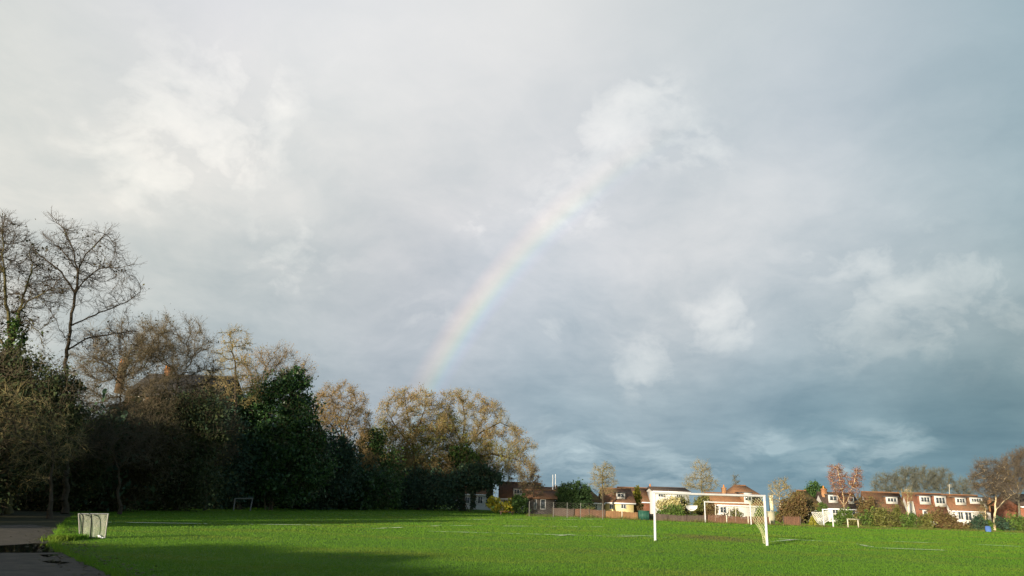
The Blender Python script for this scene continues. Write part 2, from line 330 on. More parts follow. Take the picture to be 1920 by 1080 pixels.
# rainbow: 40 to 42 degrees round the point opposite the sun
az, el = rad(SUN_AZ), rad(-SUN_EL)
anti = (math.sin(az) * math.cos(el), math.cos(az) * math.cos(el), math.sin(el))
th = n.math('ARCCOSINE', n.vmath('DOT_PRODUCT', D, anti))
tt = n.math('DIVIDE', n.math('SUBTRACT', n.math('MULTIPLY', th, 180 / math.pi), 39.7), 3.1)
bow = n.ramp(tt, [(0, (0, 0, 0)), (.14, (.02, .02, .08)), (.28, (.01, .09, .14)), (.4, (.09, .18, .07)), (.53, (.25, .2, .05)), (.68, (.28, .16, .06)), (.85, (.14, .06, .035)), (1, (0, 0, 0))])
bm = 0.0
for px, py, sg, amp in ((800, 700, .075, .75), (865, 610, .075, .75), (945, 500, .075, .9), (1030, 415, .075, .5), (1110, 340, .06, .22), (1165, 295, .05, .14)):
    dt = n.vmath('DOT_PRODUCT', D, pixdir(px, py)); k = 1 / sg ** 2
    bm = n.math('MULTIPLY_ADD', n.math('EXPONENT', n.math('MULTIPLY_ADD', dt, k, -k)), amp, bm)
base = n.vmath('ADD', base, n.vmath('SCALE', bow, scale=n.math('MULTIPLY', bm, n.math('MULTIPLY_ADD', n.noise(D, 7.0, 4), .4, .15))))
# below the horizon nothing but a dim ground tone
base = n.vmath('MAXIMUM', base, (.01, .01, .01))
bg = n('ShaderNodeBackground', {0: base, 1: 2 ** -EXPO})
n.L.new(bg.outputs[0], n('ShaderNodeOutputWorld').inputs[0])
W.cycles.sampling_method = 'MANUAL'; W.cycles.sample_map_resolution = 512

sl = bpy.data.lights.new("sun", 'SUN'); sl.energy = 5.0; sl.angle = rad(.6); sl.color = (1, .87, .68)
so = bpy.data.objects.new("sun", sl); COL.objects.link(so); so.location = (-60, -90, 60)
v = Vector((math.sin(az) * math.cos(el), math.cos(az) * math.cos(el), math.sin(el)))
so.rotation_euler = v.to_track_quat('-Z', 'Y').to_euler()

vs = SC.view_settings; vs.view_transform = 'Standard'; vs.look = 'None'; vs.exposure = EXPO; vs.gamma = 1; vs.use_curve_mapping = False
SC.cycles.max_bounces = 6; SC.cycles.diffuse_bounces = 3; SC.cycles.transparent_max_bounces = 8; SC.cycles.sample_clamp_indirect = 4

# ------------------------------------------------------------------ ground
m, n = newmat('grass_ground'); co = n('ShaderNodeTexCoord').outputs['Object']
a1 = n.noise(co, .35, 6, .65); a2 = n.noise(co, 3.0, 6, .7); a3 = n.noise(n('ShaderNodeMapping', {0: co, 'Scale': (.05, .25, 1)}).outputs[0], 1.0, 3)
f = n.math('ADD', n.math('MULTIPLY', a1, .5), n.math('ADD', n.math('MULTIPLY', a2, .35), n.math('MULTIPLY', a3, .15)))
col = n.ramp(f, [(.34, (.08, .115, .016)), (.44, (.07, .155, .013)), (.55, (.082, .182, .014)), (.68, (.105, .195, .022))])
mp = G(1335, 1008.5)
dist = n.vmath('LENGTH', n.vmath('MULTIPLY', n.vmath('SUBTRACT', co, tuple(mp)), (.33, .17, 0)))
mud = n.ramp(n.math('ADD', dist, n.math('MULTIPLY', n.math('SUBTRACT', a2, .5), 1.2)), [(.35, (.75, .75, .75)), (1.0, (0, 0, 0))])
col = n.mix(mud, col, (.12, .095, .045))
bp = n('ShaderNodeBump', {'Height': n.noise(co, 9.0, 8, .75), 'Strength': 1.0, 'Distance': .12})
b = n('ShaderNodeBsdfPrincipled', {'Base Color': col, 'Roughness': .8, 'Specular IOR Level': .15, 'Normal': bp.outputs[0]})
n.L.new(b.outputs[0], n('ShaderNodeOutputMaterial').inputs[0]); M['grass'] = m
mb = MB(); mb.add([(-900, -300, 0), (900, -300, 0), (900, 1600, 0), (-900, 1600, 0)], [(0, 1, 2, 3)])
tag(mb.build('grass_field', 'grass'), kind='structure')

M['earth'] = mat('leafy_earth', (.05, .045, .024), (.025, .03, .014), 1.5, .95, .1, .6, 8)
M['tarmac'] = mat('wet_tarmac', (.1, .088, .068), (.05, .046, .037), 2.2, .9, .12, .4, 30)
m, n = newmat('puddle_water')
b = n('ShaderNodeBsdfPrincipled', {'Base Color': (.006, .006, .007, 1), 'Roughness': .04, 'Specular IOR Level': .35})
n.L.new(b.outputs[0], n('ShaderNodeOutputMaterial').inputs[0]); M['puddle'] = m
def sheet(name, pts, z, mt, wob=.0, seed=1, base3=False):
    P = np.array(pts if base3 else [G(*p) for p in pts], float); r = np.random.default_rng(seed); out = []
    for i in range(len(P)):
        a, c = P[i], P[(i + 1) % len(P)]; k = max(1, int(np.linalg.norm(c - a) / .25)) if wob else 1
        for j in range(min(k, 40)):
            q = a + (c - a) * j / min(k, 40); out.append(q + np.append(r.normal(0, wob, 2), 0) if wob else q)
    out = np.array(out); out[:, 2] = z
    mb = MB(); mb.add(out, [list(range(len(out)))])
    return tag(mb.build(name, mt), kind='structure')
far1 = gx(-60, 60)
sheet('bare_earth', [(-420, 1075), (-300, 985), (-50, 957), (60, 956), (140, 962), (118, 986), (105, 1003), (95, 1030), (150, 1060), (240, 1100), (-100, 1180)], .004, 'earth', .06)
sheet('path', [(-420, 1050), (-200, 990), (0, 985), (60, 984), (108, 990), (106, 1004), (97, 1016), (102, 1030), (150, 1052), (205, 1076), (245, 1100), (330, 1180), (-300, 1300)], .008, 'tarmac', .04)
sheet('puddle', [(-150, 1030), (-20, 1025), (30, 1022), (62, 1019.5), (98, 1020), (104, 1033), (104, 1036.5), (60, 1037), (-10, 1037), (-150, 1042)], .012, 'puddle', .03, 3)
sheet('puddle', [(74, 1041), (95, 1040.5), (116, 1041), (100, 1043), (92, 1046), (80, 1045)], .012, 'puddle', .02, 4)
sheet('puddle', [(80, 1053), (98, 1052), (122, 1055), (139, 1056.5), (110, 1058), (90, 1056)], .012, 'puddle', .02, 5)

m, n = newmat('worn_line_paint'); co = n('ShaderNodeTexCoord').outputs['Object']
al = n.ramp(n.math('ADD', n.math('MULTIPLY', n.noise(co, .35, 3), .65), n.math('MULTIPLY', n.noise(co, 4.0, 3), .35)), [(.47, (0, 0, 0)), (.55, (1, 1, 1))])
b = n('ShaderNodeBsdfDiffuse', {0: (.75, .78, .58, 1)})
x = n('ShaderNodeMixShader', {0: al, 1: n('ShaderNodeBsdfTransparent').outputs[0], 2: b.outputs[0]})
n.L.new(x.outputs[0], n('ShaderNodeOutputMaterial').inputs[0]); M['line'] = m
def pitch_line(a, c, w=.12):
    a, c = G(*a), G(*c); d = (c - a) / np.linalg.norm(c - a); t = np.array([-d[1], d[0], 0]) * w / 2; z = np.array([0, 0, .055])
    mb = MB(); mb.add([a - t + z, c - t + z, c + t + z, a + t + z], [(0, 1, 2, 3)])
    tag(mb.build('pitch_line', 'line'), kind='structure')
for a, c in (((180, 981), (640, 987)), ((660, 995), (830, 987)), ((830, 987), (1130, 989)), ((800, 998), (1250, 1010)), ((1045, 1007), (1075, 1003)), ((1075, 1003), (1225, 1007)), ((1445, 1018), (1500, 1012)), ((1460, 1012), (1610, 1020)),
             ((1610, 1022), (1634, 1028)), ((1640, 1029), (1775, 1034)), ((1650, 1016), (1790, 1021)), ((1820, 1022), (1925, 1027)), ((1885, 1001), (1930, 1002)), ((860, 975), (1180, 975)), ((1600, 991), (1690, 993))):
    pitch_line(a, c, .26)

# short turf standing up in front
def turf():
    r = np.random.default_rng(3); C = []
    for y0, y1, dens in ((13, 18, 1300), (18, 25, 650), (25, 34, 300), (34, 48, 130), (48, 70, 55), (70, 130, 22)):
        xw = y1 * .76; k = int((y1 - y0) * 2 * xw * dens); P = np.stack([r.uniform(-xw, xw, k), r.uniform(y0, y1, k)], 1)
        C.append(np.column_stack([P, np.full(k, {13: .024, 18: .027, 25: .032, 34: .04, 48: .052, 70: .07}[y0])]))
    C = np.concatenate(C); x, y, h = C.T
    # keep off the path: inside test against its edge
    edge = np.array([G(*p)[:2] for p in ((330, 1180), (245, 1100), (205, 1076), (150, 1052), (102, 1030), (97, 1016), (106, 1004), (112, 986), (140, 960))])
    ex = np.interp(y, edge[:, 1], edge[:, 0]); keep = (x > ex + r.normal(.08, .12, len(x)))
    gm = ((x - mp[0]) * .33) ** 2 + ((y - mp[1]) * .17) ** 2; keep &= (gm > .5) | (r.random(len(x)) < .8)
    x, y, h = x[keep], y[keep], h[keep]; k = len(x)
    h = h * r.uniform(.5, 1.4, k); a = r.uniform(0, 2 * np.pi, k); w = h * np.where(y > 34, .34, .22)
    lean = r.normal(0, .35, (k, 2)) * h[:, None]
    V = np.zeros((k, 3, 3)); V[:, 0] = np.stack([x - np.cos(a) * w, y - np.sin(a) * w, 0 * x], 1); V[:, 1] = np.stack([x + np.cos(a) * w, y + np.sin(a) * w, 0 * x], 1)
    V[:, 2] = np.stack([x + lean[:, 0], y + lean[:, 1], h], 1)
    mb = MB(); mb.add(V, np.arange(k * 3).reshape(k, 3)); tag(mb.build('turf_grass', 'blade'), kind='stuff')
M['blade'] = leafmat('grass_blade', [(.066, .16, .012), (.074, .172, .013), (.086, .186, .015), (.112, .19, .024)], .3, .7, .1, mud=True, big=.12)
turf()

# ------------------------------------------------------------------ vegetation
def colonize(rng, A, pos, par, step, di, dk, maxit=140, jit=.15, trop=(0, 0, .05)):
    pos = [np.array(p, float) for p in pos]; par = list(par); kids = [0] * len(pos)
    A = np.asarray(A); P0 = np.array(pos); d = np.linalg.norm(A[:, None] - P0[None], axis=2)
    near = d.argmin(1); nd = d.min(1); trop = np.array(trop)
    for it in range(maxit):
        act = (nd < di)
        if not act.any():
            if len(A) == 0: break
            act = nd <= nd.min() + 1e-6
        new = []; idx = near[act]; dirs = A[act] - np.array(pos)[idx]
        dirs /= np.maximum(np.linalg.norm(dirs, axis=1), 1e-6)[:, None]
        uq, inv = np.unique(idx, return_inverse=True); S = np.zeros((len(uq), 3)); np.add.at(S, inv, dirs)
        for u, sv in zip(uq, S):
            if kids[u] >= 3: continue
            l = np.linalg.norm(sv)
            if l < 1e-6: continue
            g = sv / l + rng.normal(0, jit, 3) + trop; g /= np.linalg.norm(g)
            q = pos[u] + g * step; pos.append(q); par.append(int(u)); kids.append(0); kids[u] += 1; new.append(len(pos) - 1)
        if not new: break
        Pn = np.array([pos[i] for i in new]); d = np.linalg.norm(A[:, None] - Pn[None], axis=2); j = d.argmin(1); dm = d[np.arange(len(A)), j]
        b = dm < nd; nd[b] = dm[b]; near[b] = np.array(new)[j[b]]
        live = nd > dk; A = A[live]; nd = nd[live]; near = near[live]
        if len(A) == 0: break
    return np.array(pos), np.array(par)
def ell(rng, C, rad3, k, shell=0.):
    d = rng.normal(size=(k, 3)); d /= np.linalg.norm(d, axis=1)[:, None]
    return C + d * (rng.uniform(shell, 1, (k, 1)) ** (1 / 2.4)) * rad3
SEED = [100]
def envs3(envs, Y, deep=.8):
    out = []
    for e in envs:
        px, py, rx, ry = e[:4]; dy = e[4] if len(e) > 4 else 0.
        s = mpp(Y); out.append((at(px, py, Y + dy), np.array([rx * s, deep * (rx + ry) / 2 * s, ry * s])))
    return out
def tree(label, Y, trunk, envs, natt=500, step=.5, r0=.25, bark='bark_dark', twig='twig_dark', tw=(3, .9, .012), leaf=None, name='bare_tree', group=None,
         cat='tree', jit=.16, deep=.8, tip=.012, extra=None, droop=0., di=4., limbs=(), taper=.3, scat=.12):
    SEED[0] += 1; rng = np.random.default_rng(SEED[0])
    T = [at(px, py, Y) for px, py in trunk]; T[0][2] = 0.; T = np.array(T)
    pos = []; par = []
    for i in range(len(T) - 1):
        k = max(1, int(np.linalg.norm(T[i + 1] - T[i]) / step))
        for j in range(k): pos.append(T[i] + (T[i + 1] - T[i]) * j / k + (rng.normal(0, .04, 3) * (1, 1, 0) if i or j else 0)); par.append(len(pos) - 2)
    pos.append(T[-1]); par.append(len(pos) - 2); nt = len(pos)
    for lm_ in limbs:
        dy = 0.; pts = []
        dirn = rng.uniform(-.6, .6)
        for k_, (px, py) in enumerate(lm_): pts.append(at(px, py, Y + dirn * k_ * 1.1))
        d0 = np.linalg.norm(np.array(pos) - pts[0], axis=1); prev = int(d0.argmin()); cur = pos[prev]
        for q_ in pts[1:]:
            k = max(1, int(np.linalg.norm(q_ - cur) / step)); st = cur
            for j in range(1, k + 1): pos.append(st + (q_ - st) * j / k + rng.normal(0, .035, 3)); par.append(prev); prev = len(pos) - 1
            cur = pos[-1]
    E = envs3(envs, Y, deep); vol = np.array([np.prod(r) for _, r in E]); vol = vol ** .8 / np.sum(vol ** .8)
    A = np.concatenate([ell(rng, c, r, max(8, int(natt * v)), .15) for (c, r), v in zip(E, vol)])
    P, Q = colonize(rng, A, pos, par, step, di, step * 1.6, jit=jit)
    k = len(P); tips = np.zeros(k); has = np.zeros(k, bool); has[Q[Q >= 0]] = True; tips[~has] = 1
    for i in range(k - 1, 0, -1): tips[Q[i]] += tips[i]
    e = math.log(r0 / tip) / math.log(max(tips[0], 3)); rr = tip * np.maximum(tips, 1) ** e
    tp = np.linspace(1, taper, nt) * r0; rr[:nt] = np.minimum(rr[:nt], tp)
    for i in range(1, k):
        if i >= nt: rr[i] = min(rr[i], rr[Q[i]] * .97)
    e_i = np.arange(1, k); big = (e_i < nt) | (rr[1:] > r0 * .45)
    root = empty(name, P[0] * (1, 1, 0), label, cat, group)
    mb = MB(); i = e_i[big]; rq = np.minimum(rr[Q[i]], rr[i] * 1.25); 
    fl = 1 + .5 * np.exp(-P[Q[i], 2] / .5); mb.tubes(P[Q[i]], P[i], rq * fl, rr[i] * (1 + .5 * np.exp(-P[i, 2] / .5)), 9)
    mb.build('trunk', bark, root, smooth=True)
    mb = MB(); i = e_i[~big]
    mb.tubes(P[Q[i]], P[i], np.minimum(rr[Q[i]], rr[i] * 1.4), rr[i], 4, 1)
    # twigs
    kt, lt, wt = tw; kt = round(kt * 2.6); thin = np.where(rr < tip * 4.5)[0]; thin = thin[thin >= nt]
    if kt and len(thin):
        src = np.repeat(thin, kt); bd = P[src] - P[Q[src]]; bd /= np.maximum(np.linalg.norm(bd, axis=1), 1e-6)[:, None]
        d = bd * .7 + rng.normal(0, .55, (len(src), 3)) + (0, 0, .15 - droop); d /= np.linalg.norm(d, axis=1)[:, None]
        L = lt * rng.uniform(.35, 1.2, (len(src), 1)); p0 = P[src] - bd * rng.uniform(0, step, (len(src), 1)); p1 = p0 + d * L * .55
        d2 = d + rng.normal(0, .4, d.shape) + (0, 0, .15 - droop); d2 /= np.linalg.norm(d2, axis=1)[:, None]; p2 = p1 + d2 * L * .5
        mb.tubes(p0, p1, wt, wt * .75, 3); mb.tubes(p1, p2, wt * .75, wt * .3, 3)
        d3 = d + rng.normal(0, .7, d.shape); d3 /= np.linalg.norm(d3, axis=1)[:, None]; mb.tubes(p1, p1 + d3 * L * .45, wt * .65, wt * .3, 3)
        d4 = d2 + rng.normal(0, .6, d.shape); d4 /= np.linalg.norm(d4, axis=1)[:, None]; mb.tubes((p1 + p2) / 2, (p1 + p2) / 2 + d4 * L * .35, wt * .6, wt * .3, 3)
        tips3 = np.concatenate([p1, p2, p1 + d3 * L * .45])
    mats = [twig, bark]
    if leaf:
        frac, size, lm, clump = leaf; nl = int(len(tips3) * frac * .8); s = tips3[rng.integers(0, len(tips3), nl)]
        sel = None
        if clump:
            q = np.sin(s[:, 0] * 1.1 + SEED[0]) + np.sin(s[:, 2] * 1.3) + np.sin(s[:, 1] * .9); s = s[q > rng.normal(-.1, .8, len(q))]
        mb.leaves(s + rng.normal(0, scat, s.shape), size, rng, 2); mats.append(lm)
    mb.build('crown', mats, root)
    if extra:                                   # ivy and the like clothing trunk and limbs
        lm, envx, nn, size = extra; mb = MB()
        for c, r in envs3(envx, Y): 
            sub = ell(rng, c, r, 26, .5); pts = sub[rng.integers(0, 26, nn)] + rng.normal(0, 1, (nn, 3)) * r * .2
            mb.leaves(pts[pts[:, 2] > .05], size, rng)
        mb.build('ivy', lm, root)
    return root
def shrub(label, Y, clumps, size=.2, dens=5., lm='leaf_dark', name='bush', group=None, cat='bush', stems=4, stem_mat='bark_dark', nsub=26, spread=.2, deep=.7, single=False, twigs=0, twm='twig_brown', dxy=None):
    SEED[0] += 1; rng = np.random.default_rng(SEED[0]); E = envs3(clumps, Y, deep)
    xs = np.mean([c[0] for c, r in E]); base = np.array([xs, Y, 0.])
    if dxy is not None: base = np.array([dxy, Y, 0])
    root = None if single else empty(name, base, label, cat, group)
    mb = MB()
    for c, r in E:
        nn = int(dens * math.pi * r[0] * r[2] / (size * size * .43)) + 30
        sub = ell(rng, c, r * .95, nsub, .55); ii = rng.integers(0, nsub, nn); sps = rng.uniform(.45, 1.35, nsub) * spread
        pts = sub[ii] + rng.normal(0, 1, (nn, 3)) * r * sps[ii][:, None]
        core = ell(rng, c, r * .8, nn // 3); pts = np.concatenate([pts, core]); pts = pts[pts[:, 2] > .03]
        mb.leaves(pts, size, rng)
        if twigs:
            k = twigs; p = ell(rng, c, r, k, .5); d = rng.normal(size=(k, 3)) + (0, 0, .5); d /= np.linalg.norm(d, axis=1)[:, None]
            L = rng.uniform(.5, 1.4, (k, 1)) * min(1.4, r[2] * .6); p = np.where(p[:, 2:3] < .1, p * (1, 1, 0) + (0, 0, .1), p); pm = p + d * L * .5; e2 = d + rng.normal(0, .45, d.shape); e2 /= np.linalg.norm(e2, axis=1)[:, None]; e3 = d + rng.normal(0, .7, d.shape); e3 /= np.linalg.norm(e3, axis=1)[:, None]
            mb.tubes(p, pm, .012, .009, 3, 1); mb.tubes(pm, pm + e2 * L * .6, .009, .004, 3, 1); mb.tubes(pm, pm + e3 * L * .5, .008, .004, 3, 1)
    if single:
        return tag(mb.build(name, [lm, twm] if twigs else lm, base=base), label, cat, group)
    mb.build('foliage', [lm, twm] if twigs else lm, root)
    for s in range(stems):
        c, r = E[s % len(E)]; q = c + rng.normal(0, .2, 3) * r; b0 = base + np.append(rng.normal(0, .35, 2), 0)
        if q[2] < .3: q[2] = .3
        mid = b0 * .5 + q * .5 + np.append(rng.normal(0, .12, 2), 0)
        m2 = MB(); m2.tubes([b0, mid], [mid, q], [.07 * min(1, r[2] / 2), .05 * min(1, r[2] / 2)], [.05 * min(1, r[2] / 2), .012], 6); m2.build('stem', stem_mat, root)
    return root

gl = 'tall bare trees of the left treeline'
tree('bare tree with thick forked ivy clad trunk, cut off by the left edge', 42, [(14, 965), (12, 800), (14, 690), (22, 645), (36, 595), (48, 545), (60, 500)],
     [(-20, 520, 95, 115), (75, 560, 55, 50), (15, 450, 50, 50), (0, 600, 80, 50)], 700, .34, .22, 'bark_ivy', 'twig_dark', (3, .75, .010), (.12, .12, 'leaf_brownbush', True), group=gl, jit=.2, limbs=[[(20, 650), (12, 570), (8, 500), (4, 440), (10, 400)], [(42, 580), (60, 560), (90, 545), (130, 540)], [(28, 620), (48, 600), (70, 620), (84, 650)], [(8, 520), (-20, 470), (-50, 430)], [(14, 660), (-20, 620), (-60, 600)]],
     extra=('leaf_ivy', [(14, 700, 18, 70), (30, 630, 14, 40)], 700, .14), di=2.5)
tree('tallest bare tree with open crown against the sky, right of the forked ivy tree', 46, [(122, 960), (126, 800), (124, 680), (134, 600), (143, 550), (146, 512)],
     [(150, 500, 95, 85), (70, 500, 50, 60), (215, 560, 50, 60), (190, 640, 70, 35), (120, 440, 35, 40), (210, 470, 25, 45)], 640, .36, .165, 'bark_dark', 'twig_dark', (2, .8, .009), (.22, .11, 'leaf_brownbush', True), group=gl, jit=.2, di=2.6, taper=.45,
     limbs=[[(146, 512), (135, 462), (120, 430), (95, 402)], [(143, 550), (165, 520), (185, 505), (215, 500), (252, 495)], [(146, 508), (160, 475), (182, 455), (206, 428)], [(141, 545), (115, 510), (90, 490), (62, 466), (42, 452)], [(132, 615), (165, 595), (200, 580), (235, 566), (264, 546)], [(128, 660), (165, 635), (200, 628), (256, 620)], [(130, 640), (105, 600), (85, 570)], [(146, 515), (125, 480), (95, 450), (80, 440)]])
tree('dense brown twiggy tree in front of the big slate roofed house', 56, [(215, 955), (220, 850), (225, 770), (228, 720)],
     [(225, 660, 80, 65), (180, 720, 75, 70), (280, 700, 70, 80), (230, 790, 100, 60), (290, 640, 45, 40)], 820, .42, .15, 'bark_dark', 'twig_mix', (5, 1.0, .010), (.3, .1, 'leaf_brownbush', True), group=gl, jit=.35, di=3, scat=.25)
tree('wide bare tree with curving limbs right of the big slate roofed house', 62, [(330, 955), (332, 850), (326, 760), (333, 715)],
     [(330, 650, 70, 60), (300, 640, 60, 50), (375, 700, 45, 60), (340, 740, 70, 50)], 700, .45, .15, 'bark_dark', 'twig_mix', (5, 1.0, .010), (.3, .1, 'leaf_brownbush', True), group=gl, jit=.32, di=3.2, scat=.2)
tree('slim straight trunked bare tree rising above the holly', 72, [(447, 955), (444, 850), (442, 760), (441, 680), (432, 640)],
     [(438, 665, 42, 55), (415, 720, 40, 45), (455, 720, 45, 40)], 420, .5, .2, 'bark_dark', 'twig_olive', (3, .9, .014), (.35, .13, 'leaf_tan', True), group=gl, jit=.22, di=3.5)
tree('spreading tan tinted bare tree behind the top of the holly', 78, [(505, 955), (508, 850), (500, 760), (490, 720)],
     [(530, 690, 55, 45), (490, 690, 50, 45), (560, 710, 30, 40)], 480, .5, .2, 'bark_dark', 'twig_tan', (4, 1.1, .011), (.3, .11, 'leaf_tan', True), group=gl, jit=.3, di=3.5, scat=.2)
tree('low twiggy bare tree with pale arching branches at the left edge of the wood', 38, [(96, 960), (97, 880), (100, 850)], [(70, 810, 65, 55), (125, 830, 45, 50), (60, 870, 60, 40), (20, 760, 60, 50)], 300, .34, .11, 'bark_dark', 'twig_olive', (2, .8, .008), (.1, .09, 'leaf_brownbush', True), group=gl, jit=.35, di=2.5, droop=.2,
     limbs=[[(100, 850), (85, 822), (110, 790), (130, 780)], [(98, 870), (70, 835), (30, 815)], [(100, 850), (125, 820), (150, 830)]])
tree('thin brown bare sapling tangle above the small pale goal', 48, [(225, 958), (222, 880), (215, 850)], [(220, 800, 60, 60), (260, 830, 50, 45), (180, 830, 45, 45)], 320, .42, .1, 'bark_dark', 'twig_brown', (3, 1.0, .009), (.2, .1, 'leaf_brownbush', True), group=gl, jit=.35, di=3, droop=.1)
tree('thin brown bare sapling left of the holly', 66, [(385, 956), (388, 880), (382, 840)], [(385, 790, 45, 60), (350, 830, 40, 45), (415, 830, 35, 45)], 380, .45, .1, 'bark_dark', 'twig_brown', (5, 1.1, .01), (.25, .11, 'leaf_tan', True), group=gl, jit=.32, di=3)
go = 'golden oaks at the far end of the left treeline'
tree('round crowned golden oak standing alone right of the holly', 95, [(662, 955), (660, 890), (655, 850), (642, 820), (636, 795)],
     [(638, 770, 56, 55), (660, 790, 38, 45), (612, 780, 30, 35), (640, 830, 50, 25), (665, 865, 50, 32)], 1900, .48, .3, 'bark_dark', 'twig_tan', (5, .8, .012), (1.5, .1, 'leaf_tan', True), name='oak_tree', group=go, jit=.22, di=2.6, scat=.22, limbs=[[(650, 840), (628, 802), (606, 782)], [(642, 818), (655, 780), (668, 755)], [(636, 795), (625, 765), (622, 740)], [(655, 850), (680, 825), (695, 800)]])
tree('broad golden oak left of the widest oak, near the foot of the rainbow', 108, [(782, 955), (780, 880), (774, 840), (770, 815)],
     [(775, 765, 58, 42), (735, 780, 35, 40), (800, 790, 45, 45), (770, 840, 70, 40), (730, 850, 40, 40), (790, 875, 55, 30), (740, 885, 35, 28)], 2300, .55, .34, 'bark_dark', 'twig_olive', (5, .85, .012), (1.6, .115, 'leaf_oak', True), name='oak_tree', group=go, jit=.22, di=2.8, scat=.25, limbs=[[(774, 840), (745, 805), (725, 770)], [(772, 825), (790, 785), (800, 755)], [(770, 815), (765, 775), (758, 745)], [(775, 850), (805, 825), (825, 800)]], extra=('leaf_oaklit', [(770, 830, 50, 22), (800, 815, 30, 18), (735, 830, 34, 24), (790, 855, 45, 22), (715, 815, 22, 20)], 1800, .15))
tree('widest golden brown oak whose boughs reach toward the houses', 112, [(868, 958), (866, 890), (863, 850), (868, 820)],
     [(860, 765, 48, 42), (905, 790, 50, 45), (935, 835, 55, 50), (870, 830, 60, 40), (978, 862, 32, 42), (820, 800, 35, 40), (935, 878, 50, 32), (830, 865, 50, 40), (880, 885, 55, 30)], 3300, .55, .42, 'bark_dark', 'twig_olive', (5, .85, .012), (1.6, .115, 'leaf_oak', True), name='oak_tree', group=go, jit=.22, di=2.8, scat=.25, limbs=[[(864, 850), (900, 812), (938, 792), (955, 800)], [(866, 835), (850, 795), (835, 768)], [(868, 822), (872, 785), (866, 750)], [(890, 822), (905, 785), (912, 760)], [(864, 862), (920, 850), (970, 862)]], extra=('leaf_oaklit', [(880, 838, 40, 22), (850, 822, 32, 20), (905, 850, 36, 22), (840, 790, 26, 18), (930, 860, 40, 26), (870, 865, 45, 22)], 1900, .15))
tree('small dark brown tree at the right tip of the treeline beside the white houses', 104, [(1001, 958), (1001, 930), (1000, 905)],
     [(1000, 900, 16, 24), (985, 915, 14, 14), (1012, 915, 12, 12)], 200, .4, .12, 'bark_dark', 'twig_brown', (4, .7, .02), (.5, .16, 'leaf_rust', False), group=None, di=2.5)

gb = 'dark evergreens along the foot of the treeline'
shrub('glossy dark green holly tree with a pale leaning stem, tallest evergreen of the treeline', 75, [(525, 745, 46, 44), (552, 712, 28, 22), (478, 765, 40, 45), (560, 785, 34, 42), (505, 830, 75, 55), (500, 895, 90, 50), (575, 880, 42, 50), (455, 830, 35, 50), (590, 830, 20, 30)], .2, 4.2, 'leaf_holly', 'holly_tree', None, 'tree', 3, 'bark_grey', 30, .2, twigs=100)
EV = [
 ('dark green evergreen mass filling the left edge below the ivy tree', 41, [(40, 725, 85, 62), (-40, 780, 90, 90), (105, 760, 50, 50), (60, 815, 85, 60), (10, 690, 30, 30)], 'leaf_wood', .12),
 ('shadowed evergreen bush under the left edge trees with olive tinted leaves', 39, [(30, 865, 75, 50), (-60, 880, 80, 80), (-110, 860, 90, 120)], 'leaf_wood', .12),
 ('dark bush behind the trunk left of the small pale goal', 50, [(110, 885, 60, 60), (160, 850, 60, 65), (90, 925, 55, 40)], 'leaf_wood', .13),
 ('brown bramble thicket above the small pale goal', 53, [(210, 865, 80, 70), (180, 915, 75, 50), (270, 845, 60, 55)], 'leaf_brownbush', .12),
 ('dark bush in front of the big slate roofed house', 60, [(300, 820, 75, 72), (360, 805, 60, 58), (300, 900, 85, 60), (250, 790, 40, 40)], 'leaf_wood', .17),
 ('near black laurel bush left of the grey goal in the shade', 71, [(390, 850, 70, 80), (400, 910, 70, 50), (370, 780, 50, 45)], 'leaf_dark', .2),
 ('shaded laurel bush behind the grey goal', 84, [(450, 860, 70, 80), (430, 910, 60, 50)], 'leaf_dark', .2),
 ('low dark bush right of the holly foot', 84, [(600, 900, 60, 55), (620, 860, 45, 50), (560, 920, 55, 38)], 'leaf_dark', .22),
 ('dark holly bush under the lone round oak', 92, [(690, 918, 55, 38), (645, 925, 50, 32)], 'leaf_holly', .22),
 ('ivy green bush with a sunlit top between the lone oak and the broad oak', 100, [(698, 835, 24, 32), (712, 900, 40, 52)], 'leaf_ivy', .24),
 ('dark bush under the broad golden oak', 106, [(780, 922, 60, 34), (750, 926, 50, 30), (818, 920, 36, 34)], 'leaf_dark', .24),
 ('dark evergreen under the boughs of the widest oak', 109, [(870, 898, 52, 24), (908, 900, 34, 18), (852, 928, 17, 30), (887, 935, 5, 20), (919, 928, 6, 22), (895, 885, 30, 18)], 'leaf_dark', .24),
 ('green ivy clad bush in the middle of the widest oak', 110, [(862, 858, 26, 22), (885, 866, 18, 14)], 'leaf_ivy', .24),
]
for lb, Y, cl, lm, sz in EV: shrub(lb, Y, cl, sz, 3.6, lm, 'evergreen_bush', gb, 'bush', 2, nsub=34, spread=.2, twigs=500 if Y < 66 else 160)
# second rank that closes the wood behind them
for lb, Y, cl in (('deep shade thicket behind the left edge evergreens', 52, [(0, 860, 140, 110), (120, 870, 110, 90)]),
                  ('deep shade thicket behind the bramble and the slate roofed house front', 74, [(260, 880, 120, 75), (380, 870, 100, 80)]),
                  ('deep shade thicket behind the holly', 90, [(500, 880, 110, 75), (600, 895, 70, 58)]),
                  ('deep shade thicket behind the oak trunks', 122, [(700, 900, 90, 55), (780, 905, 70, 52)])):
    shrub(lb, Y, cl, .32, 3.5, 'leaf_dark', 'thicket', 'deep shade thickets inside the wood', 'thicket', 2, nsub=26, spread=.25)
shrub('yellow leaved laurel bush glowing in the sun at the end of the dark treeline', 103, [(926, 948, 12, 15), (950, 952, 15, 12), (960, 945, 9, 14)], .3, 3., 'leaf_laurel', 'laurel_bush', None, 'bush', 3, nsub=20)
shrub('dark green bush between the yellow laurel and the dark boarded building', 102, [(976, 946, 13, 17), (968, 940, 9, 10)], .22, 4, 'leaf_ivy', 'bush', None, 'bush', 2)
